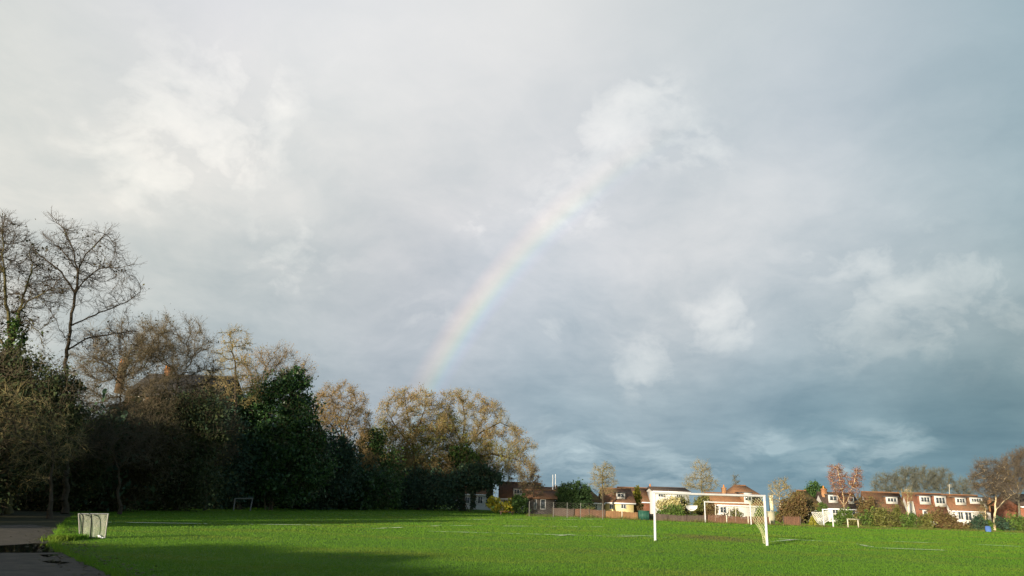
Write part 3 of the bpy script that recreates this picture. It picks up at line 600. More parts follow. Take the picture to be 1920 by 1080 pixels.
# rough grass at the edge of the path
def tuft(label, P, hh, k, spread, mt):
    SEED[0] += 1; r = np.random.default_rng(SEED[0]); p = P + np.column_stack([r.normal(0, spread[0], k), r.normal(0, spread[1], k), np.zeros(k)])
    a = r.uniform(0, 2 * np.pi, k); h = hh * r.uniform(.35, 1.1, k); w = .012
    l = r.normal(0, .45, (k, 2)) * h[:, None]
    V = np.zeros((k, 5, 3)); s = np.column_stack([np.cos(a), np.sin(a), 0 * a]) * w
    V[:, 0] = p - s; V[:, 1] = p + s; md = p + np.column_stack([l * .35, h * .6]); V[:, 2] = md + s * .8; V[:, 3] = md - s * .8; V[:, 4] = p + np.column_stack([l, h])
    mb = MB(); q = np.arange(k)[:, None] * 5
    mb.add(V, q + np.array([[0, 1, 2, 3]])); mb.F.append((q + np.array([[3, 2, 4]]), 0))
    return tag(mb.build('grass_tuft', mt, base=P), label, 'grass tuft')
tuft('tall rough grass tuft beside the puddled path, left of the small pale goal', G(126, 1012), .17, 1700, (.16, .4), 'blade')
def edge_grass():
    r = np.random.default_rng(21); E = np.array([G(*p) for p in ((330, 1180), (245, 1100), (205, 1076), (150, 1052), (102, 1030), (97, 1016), (106, 1004), (112, 990), (128, 972))])
    k = 5200; t = r.random(k) * (len(E) - 1); i = t.astype(int); P = E[i] + (E[i + 1] - E[i]) * (t - i)[:, None]
    q = np.sin(t * 7.3) + np.sin(t * 17.1 + 1); P[:, 0] += np.abs(r.normal(0, .16, k)) - .05 - .05 * np.maximum(q, 0); P[:, 2] = 0
    h = r.uniform(.03, .12, k) * (1 + .5 * np.maximum(q, 0)); a = r.uniform(0, 2 * np.pi, k); w = .006; l = r.normal(0, .5, (k, 2)) * h[:, None]
    V = np.zeros((k, 3, 3)); sd = np.column_stack([np.cos(a), np.sin(a), 0 * a]) * w; V[:, 0] = P - sd; V[:, 1] = P + sd; V[:, 2] = P + np.column_stack([l, h])
    mb = MB(); mb.add(V, np.arange(k * 3).reshape(k, 3)); tag(mb.build('edge_grass', 'blade'), kind='stuff')
    k = 900; C = np.column_stack([r.uniform(-14, -4, k), r.uniform(13, 30, k), np.full(k, .02)]); ex = np.interp(C[:, 1], E[:, 1], E[:, 0]); C[:, 0] = ex + r.normal(.1, .5, k)
    mb = MB(); V = np.zeros((k, 4, 3)); a = r.uniform(0, 2 * np.pi, k); u = np.column_stack([np.cos(a), np.sin(a), r.normal(0, .25, k)]) * .045; v2 = np.column_stack([-np.sin(a), np.cos(a), r.normal(0, .25, k)]) * .028
    V[:, 0] = C - u; V[:, 1] = C + v2; V[:, 2] = C + u; V[:, 3] = C - v2; V[:, :, 2] = np.maximum(V[:, :, 2], .0155)
    mb.add(V, np.arange(k * 4).reshape(k, 4)); tag(mb.build('fallen_leaves', 'leaf_brownbush'), kind='stuff')
edge_grass()

# tall hedge row out of frame behind the camera on the left: it throws the shade over the near turf
def hedge_row():
    r = np.random.default_rng(11); s = np.array([math.sin(az), math.cos(az)]); nn = np.array([math.cos(az), -math.sin(az)])
    mb = MB(); o = s * -31 + nn * -6
    C = []
    for nv in np.arange(-20, 22, 1.1):
        hgt = 7.7 + r.normal(0, .25) - max(0, (nv + 17) * .022)
        if nv < -18.8: hgt -= .35
        c = s * (-31 + r.normal(0, .4)) + nn * nv; k = 2600
        p = np.column_stack([c[0] + r.normal(0, .75, k), c[1] + r.normal(0, .75, k), r.uniform(.05, 1, k) ** .8 * hgt]); C.append(p)
    mb.leaves(np.concatenate(C), .34, r)
    tag(mb.build('tall_hedge', 'leaf_yew', base=(o[0], o[1], 0)), 'tall clipped evergreen hedge behind the camera that shades the near turf', 'hedge')
hedge_row()
# unseen trees along the path; the two further back added to shade the wood
for lb, Yc, cl in (('evergreen tree beside the path just left of the photo frame', 30, [(-330, 760, 130, 150), (-330, 900, 130, 90)]),
                   ('tall unseen evergreen further back added for shade, third one left of the photo frame', 34, [(-560, 700, 150, 170), (-560, 880, 150, 110)]),
                   ('tall unseen evergreen further back added for shade, fourth one left of the photo frame', 31, [(-950, 650, 170, 200), (-950, 860, 170, 130)]),
                   ('evergreen tree by the path, second one left of the photo frame', 23, [(-560, 700, 160, 180), (-560, 900, 160, 120)])):
    shrub(lb, Yc, cl, .26, 3.2, 'leaf_dark', 'evergreen_tree', 'evergreens beside the path', 'tree', 2)

# ------------------------------------------------------------------ goals
def goal(label, pL, pR, h, r, name='goal_frame', net=None, back=None, group=None, tops=None, mt='white_paint'):
    pL, pR = np.array(pL), np.array(pR); base = (pL + pR) / 2
    root = empty(name, base * (1, 1, 0), label, 'goal', group); z = np.array([0, 0, h])
    tL, tR = (pL + z, pR + z) if tops is None else tops
    for a, t in ((pL, tL), (pR, tR)):
        mb = MB(); mb.tubes([a], [t], r, r, 14, 0, True); mb.build('post', mt, root, smooth=False)
    d = (tR - tL) / np.linalg.norm(tR - tL); mb = MB(); mb.tubes([tL - d * r * 1.02], [tR + d * r * 1.02], r * 1.03, r * 1.03, 14, 0, True); mb.build('crossbar', mt, root)
    return root, tL, tR
def net_part(root, f, nu, nv, r, mt, name='net'):
    U = np.linspace(0, 1, nu); Vv = np.linspace(0, 1, nv); g = np.array([[f(u, v) for v in Vv] for u in U]); mb = MB()
    P, Q = [], []
    for i in range(nu):
        for j in range(nv):
            if i + 1 < nu and j + 1 < nv and (i + j) % 2 == 0: P += [g[i, j]]; Q += [g[i + 1, j + 1]]
            if i + 1 < nu and j > 0 and (i + j) % 2 == 0: P += [g[i, j]]; Q += [g[i + 1, j - 1]]
            if j in (0, nv - 1) and i + 1 < nu: P += [g[i, j]]; Q += [g[i + 1, j]]
            if i in (0, nu - 1) and j + 1 < nv: P += [g[i, j]]; Q += [g[i, j + 1]]
    mb.tubes(P, Q, r, r, 3); return mb.build(name, mt, root)
gg = 'white goals on the pitch'
pL, pR = G(1228.6, 1013.8), G(1438.6, 1023.2)
root, tL, tR = goal('large white goal nearest the camera with a torn net hanging at its right post', pL, pR, 2.14, .056, group=gg)
back = np.array([.15, 1.0, 0]); wdir = (pL - pR) / np.linalg.norm(pL - pR)
def fnet(u, v):                                # u down, v from post backwards
    wv = (.72 - .62 * u ** .8) * v
    p = tR + np.array([0, 0, -.1]) * v + wdir * wv * 1.0 + back * (v * .9 * (1 - u * .75)) + np.array([0, 0, -2.08 * u * (1 - .06 * v)])
    return p + wdir * .09 * math.sin(u * 9 + v * 4) * v + np.array([0, .12 * math.sin(u * 7 + v * 9) * v, 0])
net_part(root, fnet, 24, 12, .0075, 'pale_net')
def fnet2(u, v):
    p = tR + wdir * (.28 + .1 * math.sin(7 * u)) * (1 - v * .85) * (1 - .3 * u) + back * (.35 + .25 * v) * (1 - .7 * u) + np.array([0, 0, -.12 - 1.95 * u]); return p
mb = MB(); mb.tubes([tR], [tR + back * .95 + np.array([0, 0, -.06])], .025, .02, 8); mb.build('stanchion', 'white_paint', root)
mb = MB(); mb.tubes([tL], [tL + back * .95 + np.array([0, 0, -.06])], .025, .02, 8); mb.build('stanchion', 'white_paint', root)
pL, pR = G(1322.6, 980.2), G(1408.6, 984.0); Yg = (pL[1] + pR[1]) / 2
root, tL, tR = goal('distant white goal seen through the mouth of the large near goal', pL, pR, 35.5 * mpp(Yg), .06, group=gg)
# side-on folded goal by the hedge
a, c = G(1549.5, 988), G(1563.5, 988.5); Yg = a[1]
c[1] = Yg; a[1] = Yg + .6
hh = 29 * mpp(Yg)
root, tL, tR = goal('small white goal turned side on with its white net sagging to the left', a, c, hh, .07, group=gg)
def fn3(u, v):
    top = (tR * (1 - v) + (tL + np.array([-1.0, .6, -.3])) * v); bot = (a + np.array([-.25 - .55 * (1 - v), .4, .12])) * v + (tR * .55 + c * .45) * (1 - v)
    return top * (1 - u) + bot * u + np.array([-.16 * math.sin(u * 3.1), 0, -.12 * math.sin(v * 3.1)])
net_part(root, fn3, 18, 16, .016, 'white_net')
# grey goal in the shade
Yg = G(452, 958)[1]; a, c = gx(437.5, Yg), gx(469, Yg)
goal('small grey goal standing in deep shade in front of the holly', a, c, 1, .05, group=None, tops=(at(441, 935, Yg), at(473.5, 934.5, Yg)), mt='dark_grey')
# small pale goal by the path
Yg = G(172, 1009)[1]
def q(px, py, dy=0.): 
    p = at(px, py, Yg + dy); p[2] = max(p[2], .02); return p
root = empty('small_goal', gx(172, Yg), 'small pale netted goal with dark bent tubes standing at the edge of the path', 'goal')
for a, c in (((147.5, 963.5), (149.5, 1008)), ((203, 963.5), (197, 1009))):
    mb = MB(); mb.tubes([q(*a)], [q(*c)], .02, .02, 10, 0, True); mb.build('post', 'dull_metal', root)
mb = MB(); mb.tubes([q(146.5, 963.5)], [q(204, 963.5)], .018, .018, 10, 0, True); mb.build('crossbar', 'dull_metal', root)
for xt, xb in ((156, 154), (172, 169)):
    mb = MB(); mb.line([q(xt - 5, 963.5, -.12), q(xt - 1, 965, -.18), q(xt, 970, -.2), q((xt + xb) / 2, 990, -.22), q(xb, 1010, -.24)], .017); mb.build('bent_tube', 'dark_metal', root)
mb = MB(); mb.line([q(150, 1008, -.05), q(154, 1009, -.24), q(169, 1010, -.24), q(173, 1009, -.02)], .022); mb.build('base_bar', 'dark_metal', root)
tl, tr, bl, br = q(148, 964, .02), q(202.5, 964, .02), q(150, 1008, .02), q(196.5, 1008, .02)
net_part(root, lambda u, v: (tl * (1 - v) + tr * v) * (1 - u) + (bl * (1 - v) + br * v) * u + np.array([.02 * math.sin(v * 19), .04 * math.sin(u * 3.1), .012 * math.sin(v * 23 + u * 9)]), 41, 51, .0042, 'dull_net')
def fb(u, v):
    t = 182 + 15 * v; p = q(t, 1008.3 - 2.5 * math.exp(-((v - .15) / .2) ** 2) - 1.2 * u, -.03); p[1] -= .06 * math.sin(u * 3.1); return p
mb = MB(); pts = [q(182, 1006.5, -.03), q(184.5, 1004.5, -.04), q(187, 1006, -.05), q(190, 1008.2, -.05), q(194, 1008.6, -.04), q(197, 1008.2, 0)]
mb.tubes(pts[:-1], pts[1:], [.02, .035, .035, .022, .018], [.035, .035, .022, .018, .015], 8); mb.build('gathered_net', 'white_net', root, smooth=True)

# ------------------------------------------------------------------ houses
def frame_parts(mbf, mbp, x0, x1, y, z0, z1, n_, t=.07):
    mbf.box(x0, x1, y - .09, y - .01, z0, z0 + t); mbf.box(x0, x1, y - .09, y - .01, z1 - t, z1)
    xs = np.linspace(x0, x1 - t, n_ + 1)
    for x in xs: mbf.box(x, x + t, y - .088, y - .012, z0 + t, z1 - t)
    for i in range(n_):
        if mbp is not None: mbp.box(xs[i] + t, xs[i + 1], y - .05, y - .015, z0 + t, z1 - t)
def house(label, Y, x0, x1, ye, yr, wall, roof, depth=8., kind='gable', hip=.45, wins=(), dorms=(), chims=(), name='house', group='houses beyond the far fence', cat='house', aerial=None, over=.3, fascia=True, dw='render_white'):
    cx = (x0 + x1) / 2; X0, X1 = at(x0, ye, Y)[0], at(x1, ye, Y)[0]; ze = at(cx, ye, Y)[2]; zr = at(cx, yr, Y + depth / 2)[2]
    Xc = (X0 + X1) / 2; root = empty(name, (Xc, Y + depth / 2, 0), label, cat, group); ym = Y + depth / 2; ov = over
    sl = (zr - ze) / (depth / 2)
    mb = MB(); V = [(X0, Y, 0), (X1, Y, 0), (X1, Y + depth, 0), (X0, Y + depth, 0), (X0, Y, ze), (X1, Y, ze), (X1, Y + depth, ze), (X0, Y + depth, ze)]
    mb.add(V, [(0, 1, 5, 4), (1, 2, 6, 5), (2, 3, 7, 6), (3, 0, 4, 7)])
    if kind == 'gable': mb.add([(X0, Y, ze), (X0, Y + depth, ze), (X0, ym, zr - .02), (X1, Y, ze), (X1, Y + depth, ze), (X1, ym, zr - .02)], [(0, 1, 2), (3, 5, 4)])
    mb.build('wall', wall, root)
    mb = MB(); zo = ze - sl * ov; t = .14; h = (X1 - X0) * hip if kind == 'hip' else 0
    xa, xb = X0 - ov, X1 + ov; ra, rb = (X0 + h, X1 - h) if kind == 'hip' else (xa, xb)
    V = []
    for dz in (0, t): V += [(xa, Y - ov, zo + dz), (xb, Y - ov, zo + dz), (xb, Y + depth + ov, zo + dz), (xa, Y + depth + ov, zo + dz), (ra, ym, zr + dz), (rb, ym, zr + dz)]
    Fq = [(6, 7, 11, 10), (8, 9, 10, 11), (0, 4, 5, 1), (2, 5, 4, 3), (0, 1, 7, 6), (2, 3, 9, 8)]
    mb.add(V, Fq); b0 = mb.n - 12
    if kind == 'hip':
        for f in ((7, 8, 11), (9, 6, 10), (1, 5, 2), (3, 4, 0)): mb.F.append((np.array([f]) + b0, 0))
        for f in ((1, 2, 8, 7), (3, 0, 6, 9)): mb.F.append((np.array([f]) + b0, 0))
    else:
        for f in ((1, 5, 11, 7), (5, 2, 8, 11), (3, 4, 10, 9), (4, 0, 6, 10)): mb.F.append((np.array([f]) + b0, 0))
    rf = mb.build('roof', roof, root)
    mb = MB(); mb.tubes([(ra, ym, zr + t)], [(rb, ym, zr + t)], .13, .13, 6); mb.build('ridge_tile', 'tile_brown' if roof not in ('slate', 'tile_dark') else roof, rf)
    if fascia:
        mb = MB(); mb.box(xa + .02, xb - .02, Y - ov - .045, Y - ov - .003, zo - .08, zo + .1); mb.build('gutter', 'fascia', root)
    for (a, y0, c, y1, k) in wins:
        mx, my = (a + c) / 2, (y0 + y1) / 2; f1, f2 = MB(), MB()
        frame_parts(f1, f2, at(a, my, Y)[0], at(c, my, Y)[0], Y, at(mx, y1, Y)[2], at(mx, y0, Y)[2], k)
        w_ = f1.build('window', 'white_paint', root); f2.build('pane', 'glass', w_)
    for (a, y0, c, y1, k) in dorms:
        mx = (a + c) / 2; my = (y0 + y1) / 2; yd = Y
        for s in np.linspace(0, .92, 40):
            yy = Y + s * depth / 2
            if at(mx, y1, yy)[2] <= ze + (yy - Y) * sl + t: yd = yy; break
        yd = max(yd - .25, Y - .1)
        A, C = at(a, my, yd)[0], at(c, my, yd)[0]; z0, z1 = at(mx, y1, yd)[2], at(mx, y0, yd)[2]
        mb = MB(); mb.box(A, C, yd, Y + depth * .55, z0, z1); mb.box(A, C, yd - .05, yd - .002, z0, z1, 1); dm = mb.build('dormer', [roof, dw], root); yd -= .05
        mb = MB(); mb.box(A - .15, C + .15, yd - .2, Y + depth * .55, z1 + .003, z1 + .13); mb.build('dormer_roof', 'lead', dm)
        w3 = (C - A); hh_ = (z1 - z0); f1, f2 = MB(), MB()
        frame_parts(f1, f2, A + w3 * .1, C - w3 * .1, yd, z0 + hh_ * .28, z1 - hh_ * .12, k, .06)
        f1.build('window_frame', 'white_paint', dm); f2.build('pane', 'glass', dm)
    for (xc, yt, w_, mt, npot) in chims:
        zt = at(xc, yt, ym)[2]; X = at(xc, yt, ym)[0]; ww = w_ * mpp(Y) / 2; mb = MB()
        mb.box(X - ww, X + ww, ym - .35, ym + .35, zr - 2.5 if kind != 'low' else ze, zt); mb.box(X - ww - .06, X + ww + .06, ym - .41, ym + .41, zt - .22, zt - .06)
        ch = mb.build('chimney', mt, root)
        for i in range(npot):
            xx = X + (i - (npot - 1) / 2) * .36; mb = MB(); mb.tubes([(xx, ym, zt)], [(xx, ym, zt + .45)], .14, .11, 8, 0, True); mb.build('chimney_pot', 'pot', ch)
    if aerial:
        xa_, y0, y1 = aerial; p, q_ = at(xa_, y1, ym), at(xa_, y0, ym); mb = MB(); mb.tubes([p], [q_], .04, .04, 6)
        for k in range(4): mb.tubes([q_ + np.array([-.35, 0, -.1 - .12 * k])], [q_ + np.array([.35, 0, -.1 - .12 * k])], .015, .015, 4)
        mb.build('aerial', 'pale_post', root)
    return root

# big house inside the left wood
house('tall slate roofed house with orange chimney pots half hidden behind the bare trees', 92, 235, 405, 742, 705, 'brick_dull', 'slate', 11, 'gable', wins=[(252, 743, 270, 766, 2), (305, 744, 327, 766, 3), (352, 745, 378, 768, 3)],
      dorms=[], fascia=False, chims=[(232, 680, 12, 'brick_dull', 3), (317, 692, 12, 'chim', 3)], group=None, name='big_house')
Yh = 60
house('white rendered house glimpsed in pieces under the dark treeline', 138, 858, 920, 926, 905, 'render_white', 'tile_brown', wins=[(872, 932, 880, 944, 2), (896, 931, 905, 944, 2)])
house('tile roofed house with a white dormer right of the treeline tip', 112, 938, 1012, 934, 907, 'render_white', 'tile_brown', wins=[(944, 937, 952, 947, 2), (954, 937, 962, 947, 2)], dorms=[(962, 916, 981, 930, 3)], chims=[(997, 908, 12, 'render_pale', 0)], depth=6)
house('dark boarded building with a white framed window at the field corner', 104, 984, 1041, 934, 921, 'dark_boards', 'tile_brown', 5, wins=[(1013, 936, 1023, 955, 1), (1001, 936, 1006, 955, 1)], fascia=False, cat='building', name='boarded_building')
house('orange roofed cottage peeping over the dark boarded building', 128, 1018, 1047, 934, 916, 'render_pale', 'tile_orange', 7, chims=[(1042, 910, 5, 'chim', 0)])
house('low white bungalow with a brown roof left of the yellow bungalow', 109, 1086, 1131, 942, 921, 'render_white', 'tile_olive', 7, 'hip', .4, wins=[(1112, 945, 1120, 955, 2)])
house('yellow rendered bungalow with a white dormer behind the orange fence', 110.5, 1136, 1188, 942, 918, 'render_cream', 'tile_brown', 8, 'gable', wins=[(1143, 945, 1151, 954, 2), (1164, 945, 1174, 954, 2)], dorms=[(1155, 924, 1172, 936, 2)])
house('brown roofed house behind the yellow conifer with a brick chimney', 140, 1166, 1226, 940, 916, 'brick_red', 'tile_brown', 8, chims=[(1219, 912, 6, 'chim', 1)])
house('long white house showing under the crossbar of the large near goal', 136, 1226, 1292, 922, 916, 'render_white', 'tile_dark', 8, wins=[(1234, 925, 1248, 932, 3), (1268, 926, 1280, 933, 3)])
house('white house with an orange hipped roof behind the distant goal', 128, 1336, 1432, 947, 927, 'render_white', 'tile_orange', 8, wins=[(1350, 950, 1362, 962, 2), (1415, 951, 1424, 962, 2)], dorms=[(1395, 924, 1410, 945, 2)], chims=[(1357, 914, 7, 'chim', 1), (1445, 929, 5, 'render_pale', 0)])
house('orange hipped roof house with a pale flat cap rising behind the white house', 142, 1376, 1428, 930, 912, 'render_white', 'tile_orange', 9, 'hip', .28)
house('mossy olive roofed house with a tall orange chimney left of the birch', 126, 1497, 1548, 955, 922, 'render_white', 'tile_olive', 8, 'hip', .32, wins=[(1521, 957, 1533, 965, 2)], chims=[(1544, 916, 9, 'chim', 1)])
house('dark roofed house with two white dormers behind the birch', 128, 1549, 1612, 952, 926, 'render_white', 'tile_dark', 5, wins=[(1591, 955, 1604, 968, 2), (1560, 955, 1572, 963, 2)], dorms=[(1553, 928, 1571, 943, 2), (1590, 931, 1601, 945, 1)])
gs = 'row of brown and red chalet houses on the right'
house('brown tiled chalet house with one white dormer, leftmost of the right hand row', 130, 1634, 1700, 968, 925, 'render_white', 'tile_brown', 4.4, dorms=[(1661, 932, 1683, 945, 3)], wins=[(1648, 970, 1660, 980, 2)], group=gs, aerial=(1699, 917, 935))
house('red tiled chalet house with two white dormers and a white gable edge', 130, 1713, 1780, 972, 927, 'render_white', 'tile_red', 4.4, dorms=[(1724, 930, 1745, 946, 3), (1752, 930, 1774, 950, 3), (1730, 956, 1739, 970, 1)], group=gs, chims=[(1781, 931, 8, 'chim_cream', 1)], aerial=(1780, 908, 932))
house('brown tiled chalet house with two wide white dormers and a white bay below', 130, 1785, 1848, 956, 930, 'render_white', 'tile_brown', 4.4, dorms=[(1791, 933, 1811, 947, 3), (1818, 933, 1842, 945, 4)], wins=[(1796, 959, 1806, 974, 2), (1809, 959, 1822, 976, 2), (1835, 960, 1847, 972, 2)], group=gs, chims=[(1856, 938, 8, 'chim', 1)])
house('dark roofed house behind the white trunked birch near the right edge', 132, 1862, 1912, 960, 936, 'render_white', 'tile_dark', 5, wins=[(1877, 963, 1886, 976, 2), (1887, 963, 1897, 976, 2)], group=gs, chims=[(1901, 943, 7, 'chim', 1)])
house('orange brick house with a white corner cut off by the right edge of the photo', 124, 1914, 1975, 950, 930, 'brick_red', 'tile_dark', 8, group=gs)
# white gable wing between the first two chalets
mb = MB(); Yw = 128.5; mb.extrude([(at(1708, 958, Yw)[0], 0), (at(1722, 958, Yw)[0], 0), (at(1720, 976, Yw)[0], at(1720, 976, Yw)[2]), (at(1712, 940, Yw)[0], at(1712, 940, Yw)[2]), (at(1708, 941, Yw)[0], at(1708, 941, Yw)[2])], Yw, Yw + 1.2)
tag(mb.build('gable_wall', 'render_white', base=(at(1714, 970, Yw)[0], Yw, 0)), 'white slanting gable wall between the brown and the red chalet houses', 'wall')

# ------------------------------------------------------------------ trees and shrubs on the right
tree('bare olive twigged tree with a dark trunk above the yellow bungalow', 107, [(1131, 962), (1130, 925), (1129, 900), (1130, 885)], [(1132, 888, 24, 20), (1118, 905, 16, 16), (1146, 905, 15, 16), (1133, 915, 22, 14)], 520, .42, .2, 'bark_dark', 'twig_olive', (4, .8, .014), (.08, .13, 'leaf_olive', True), di=2.6)
tree('tall pale bare tree rising behind the crossbar of the large near goal', 150, [(1316, 965), (1316, 930), (1315, 905), (1314, 890)], [(1315, 882, 18, 20), (1295, 905, 18, 16), (1332, 905, 16, 18), (1315, 905, 30, 18)], 600, .55, .24, 'bark_grey', 'twig_olive', (4, 1.1, .018), (.08, .16, 'leaf_olive', True), di=3.4)
tree('small narrow bare tree right of the tall pale tree on the skyline', 155, [(1379, 965), (1379, 925), (1379, 905)], [(1379, 905, 9, 17), (1374, 918, 7, 8)], 130, .5, .14, 'bark_grey', 'twig_grey', (4, .8, .024), di=3)
tree('bare garden tree with a pale trunk right of the near goal', 100, [(1463, 980), (1463, 945), (1461, 925)], [(1463, 915, 22, 18), (1450, 930, 12, 14), (1478, 925, 14, 14)], 280, .38, .12, 'bark_pale', 'twig_olive', (4, .6, .016), (.2, .12, 'leaf_tan', True), di=2.2)
tree('reddish birch with several white stems in front of the dark dormered house', 112, [(1584, 975), (1583, 955)], [(1568, 885, 17, 17), (1578, 905, 22, 22), (1608, 893, 13, 18), (1598, 910, 18, 22)], 900, .36, .17, 'bark_pale', 'twig_red', (4, .6, .013), (.4, .1, 'leaf_rust', False), name='birch_tree', di=2.2, droop=.25, tip=.018, limbs=[[(1583, 955), (1581, 930), (1575, 905), (1570, 880)], [(1583, 950), (1571, 928), (1560, 905), (1553, 892)], [(1584, 950), (1594, 928), (1602, 903), (1606, 884)]])
tree('white trunked birch leaning over the hedge near the right edge', 98, [(1864, 994), (1865, 965), (1867, 945), (1868, 920)], [(1855, 880, 26, 18), (1845, 900, 24, 22), (1880, 900, 24, 22), (1862, 915, 34, 22)], 1100, .36, .17, 'bark_pale', 'twig_purple', (6, .9, .012), (.3, .1, 'leaf_rust', True), name='birch_tree', di=2.2, tip=.016, limbs=[[(1866, 955), (1880, 941), (1895, 929), (1912, 922)], [(1868, 925), (1860, 905), (1846, 886), (1834, 868)], [(1868, 918), (1872, 890), (1888, 868)]])
tree('large dark brown bare tree against the right edge of the photo', 118, [(1912, 985), (1910, 935)], [(1905, 885, 28, 36), (1930, 880, 28, 40), (1890, 915, 22, 24)], 1500, .45, .28, 'bark_grey', 'twig_purple', (6, 1.1, .015), (.15, .14, 'leaf_rust', True), di=2.8)
gbk = 'grey green bare trees behind the chalet houses'
for lb, px, py, rx, ry in (('grey green bare tree above the left end of the brown chalet roof', 1662, 908, 28, 20), ('grey green bare tree above the gap between the brown and red chalets', 1698, 899, 26, 22), ('grey green bare tree above the left dormer of the red chalet', 1733, 898, 26, 22),
                          ('grey green bare tree above the yellow chimney and aerial', 1766, 900, 24, 22), ('lower grey bare tree behind the roof of the brown chalet with the white bay', 1806, 912, 22, 16)):
    tree(lb, 175, [(px, 965), (px, py + ry - 4)], [(px, py, rx, ry), (px - rx * .4, py + 8, rx * .6, ry * .8), (px + rx * .4, py + 8, rx * .6, ry * .8)], 900, .62, .26, 'bark_grey', 'twig_grey', (6, 1.3, .02), (.12, .18, 'leaf_olive', True), group=gbk, di=3.8)
shrub('large rounded dark green bush left of the yellow bungalow', 105, [(1075, 930, 33, 27), (1062, 940, 22, 22), (1090, 940, 20, 24), (1075, 952, 34, 18)], .16, 4.5, 'leaf_yewdark', 'round_bush', None, 'bush', 3, nsub=90, spread=.1)
shrub('yellow green conifer beside the dormer of the yellow bungalow', 118, [(1194, 920, 5, 8), (1194, 932, 9, 10), (1194, 948, 11, 12)], .2, 4, 'leaf_conifer', 'conifer_tree', None, 'tree', 1, nsub=20)
shrub('little cone shaped yellow green conifer beside the side on goal', 92, [(1526, 972, 4, 6), (1526, 980, 7, 8)], .16, 4, 'leaf_conifer', 'conifer_tree', None, 'tree', 1, nsub=16)
shrub('dark dome of evergreen on the skyline behind the mossy roof', 150, [(1527, 917, 15, 12), (1520, 930, 16, 14)], .28, 4, 'leaf_yew', 'evergreen_tree', None, 'tree', 2)
GS = 'garden shrubs along the far edge of the pitch'
SH = [('pale blossoming bush behind the left half of the near goal', 104, [(1248, 945, 16, 12), (1262, 950, 18, 16)], 'leaf_blossom'),
      ('dark shrub under the pale blossoming bush', 100, [(1262, 962, 20, 14), (1240, 966, 12, 10)], 'leaf_mid'),
      ('olive shrub left of the backboard, below the tall pale tree', 106, [(1278, 950, 14, 18), (1282, 965, 12, 12)], 'leaf_olive'),
      ('yellow brown shrub right of the backboard', 104, [(1318, 945, 16, 14), (1312, 960, 12, 14)], 'leaf_olive'),
      ('rusty shrub behind the left post of the distant goal', 103, [(1335, 955, 12, 10), (1330, 966, 12, 10)], 'leaf_rust'),
      ('tan shrub against the yellow bungalow wall', 112, [(1192, 955, 12, 10), (1180, 962, 10, 7)], 'leaf_rust'),
      ('green shrub at the left end of the red brown fence', 107, [(1103, 952, 9, 12), (1110, 960, 8, 8)], 'leaf_mid'),
      ('brown thicket under the pale trunked garden tree', 98, [(1480, 955, 18, 18), (1498, 950, 16, 22), (1475, 968, 18, 12)], 'leaf_rust'),
      ('tall brown shrub in front of the mossy roof', 100, [(1510, 955, 15, 20), (1500, 970, 18, 14)], 'leaf_brownbush'),
      ('dark green shrub under the orange chimney', 112, [(1543, 953, 7, 10), (1538, 960, 8, 9)], 'leaf_mid'),
      ('bright green shrub right of the side on goal', 96, [(1585, 968, 14, 12), (1575, 975, 12, 12)], 'leaf_mid'),
      ('olive shrub at the foot of the birch stems', 96, [(1602, 982, 14, 9), (1590, 983, 12, 8)], 'leaf_olive'),
      ('dark brown shrub right of the birch', 106, [(1622, 950, 14, 22), (1620, 968, 14, 14)], 'leaf_rust'),
      ('dark green shrub left of the brown chalet', 97, [(1622, 978, 14, 14), (1636, 972, 12, 16)], 'leaf_mid'),
      ('olive green shrub in front of the brown chalet', 96, [(1652, 972, 16, 17), (1660, 980, 14, 14)], 'leaf_olive'),
      ('tall bushy shrub below the white dormer of the brown chalet', 97, [(1676, 970, 16, 18), (1686, 980, 14, 14)], 'leaf_olive'),
      ('mixed green shrub at the foot of the white slanting gable wall', 96, [(1704, 978, 14, 14), (1716, 984, 13, 9)], 'leaf_mid'),
      ('olive shrub below the left dormer of the red chalet', 96, [(1735, 980, 16, 13), (1728, 985, 14, 9)], 'leaf_olive'),
      ('rusty brown shrub below the right dormer of the red chalet', 96, [(1763, 973, 16, 18), (1770, 983, 16, 12)], 'leaf_rust'),
      ('rusty brown shrub left of the white bay', 96, [(1783, 976, 12, 13), (1800, 988, 16, 8)], 'leaf_rust'),
      ('dark green shrub right of the white bay', 96, [(1836, 980, 12, 12), (1824, 988, 14, 8)], 'leaf_dark'),
      ('green shrub behind the blue barrel', 97, [(1848, 982, 12, 12), (1842, 988, 12, 8)], 'leaf_mid'),
      ('dark green shrub right of the white birch trunk', 97, [(1880, 984, 14, 11), (1890, 986, 12, 10)], 'leaf_dark'),
      ('dense green shrub under the window near the right edge', 97, [(1902, 980, 15, 14), (1918, 984, 14, 12)], 'leaf_mid')]
for lb, Y, cl, lm in SH: shrub(lb, Y, cl, .17, 3.6, lm, 'garden_shrub', GS, 'shrub', 1, nsub=22, spread=.22, twigs=60)

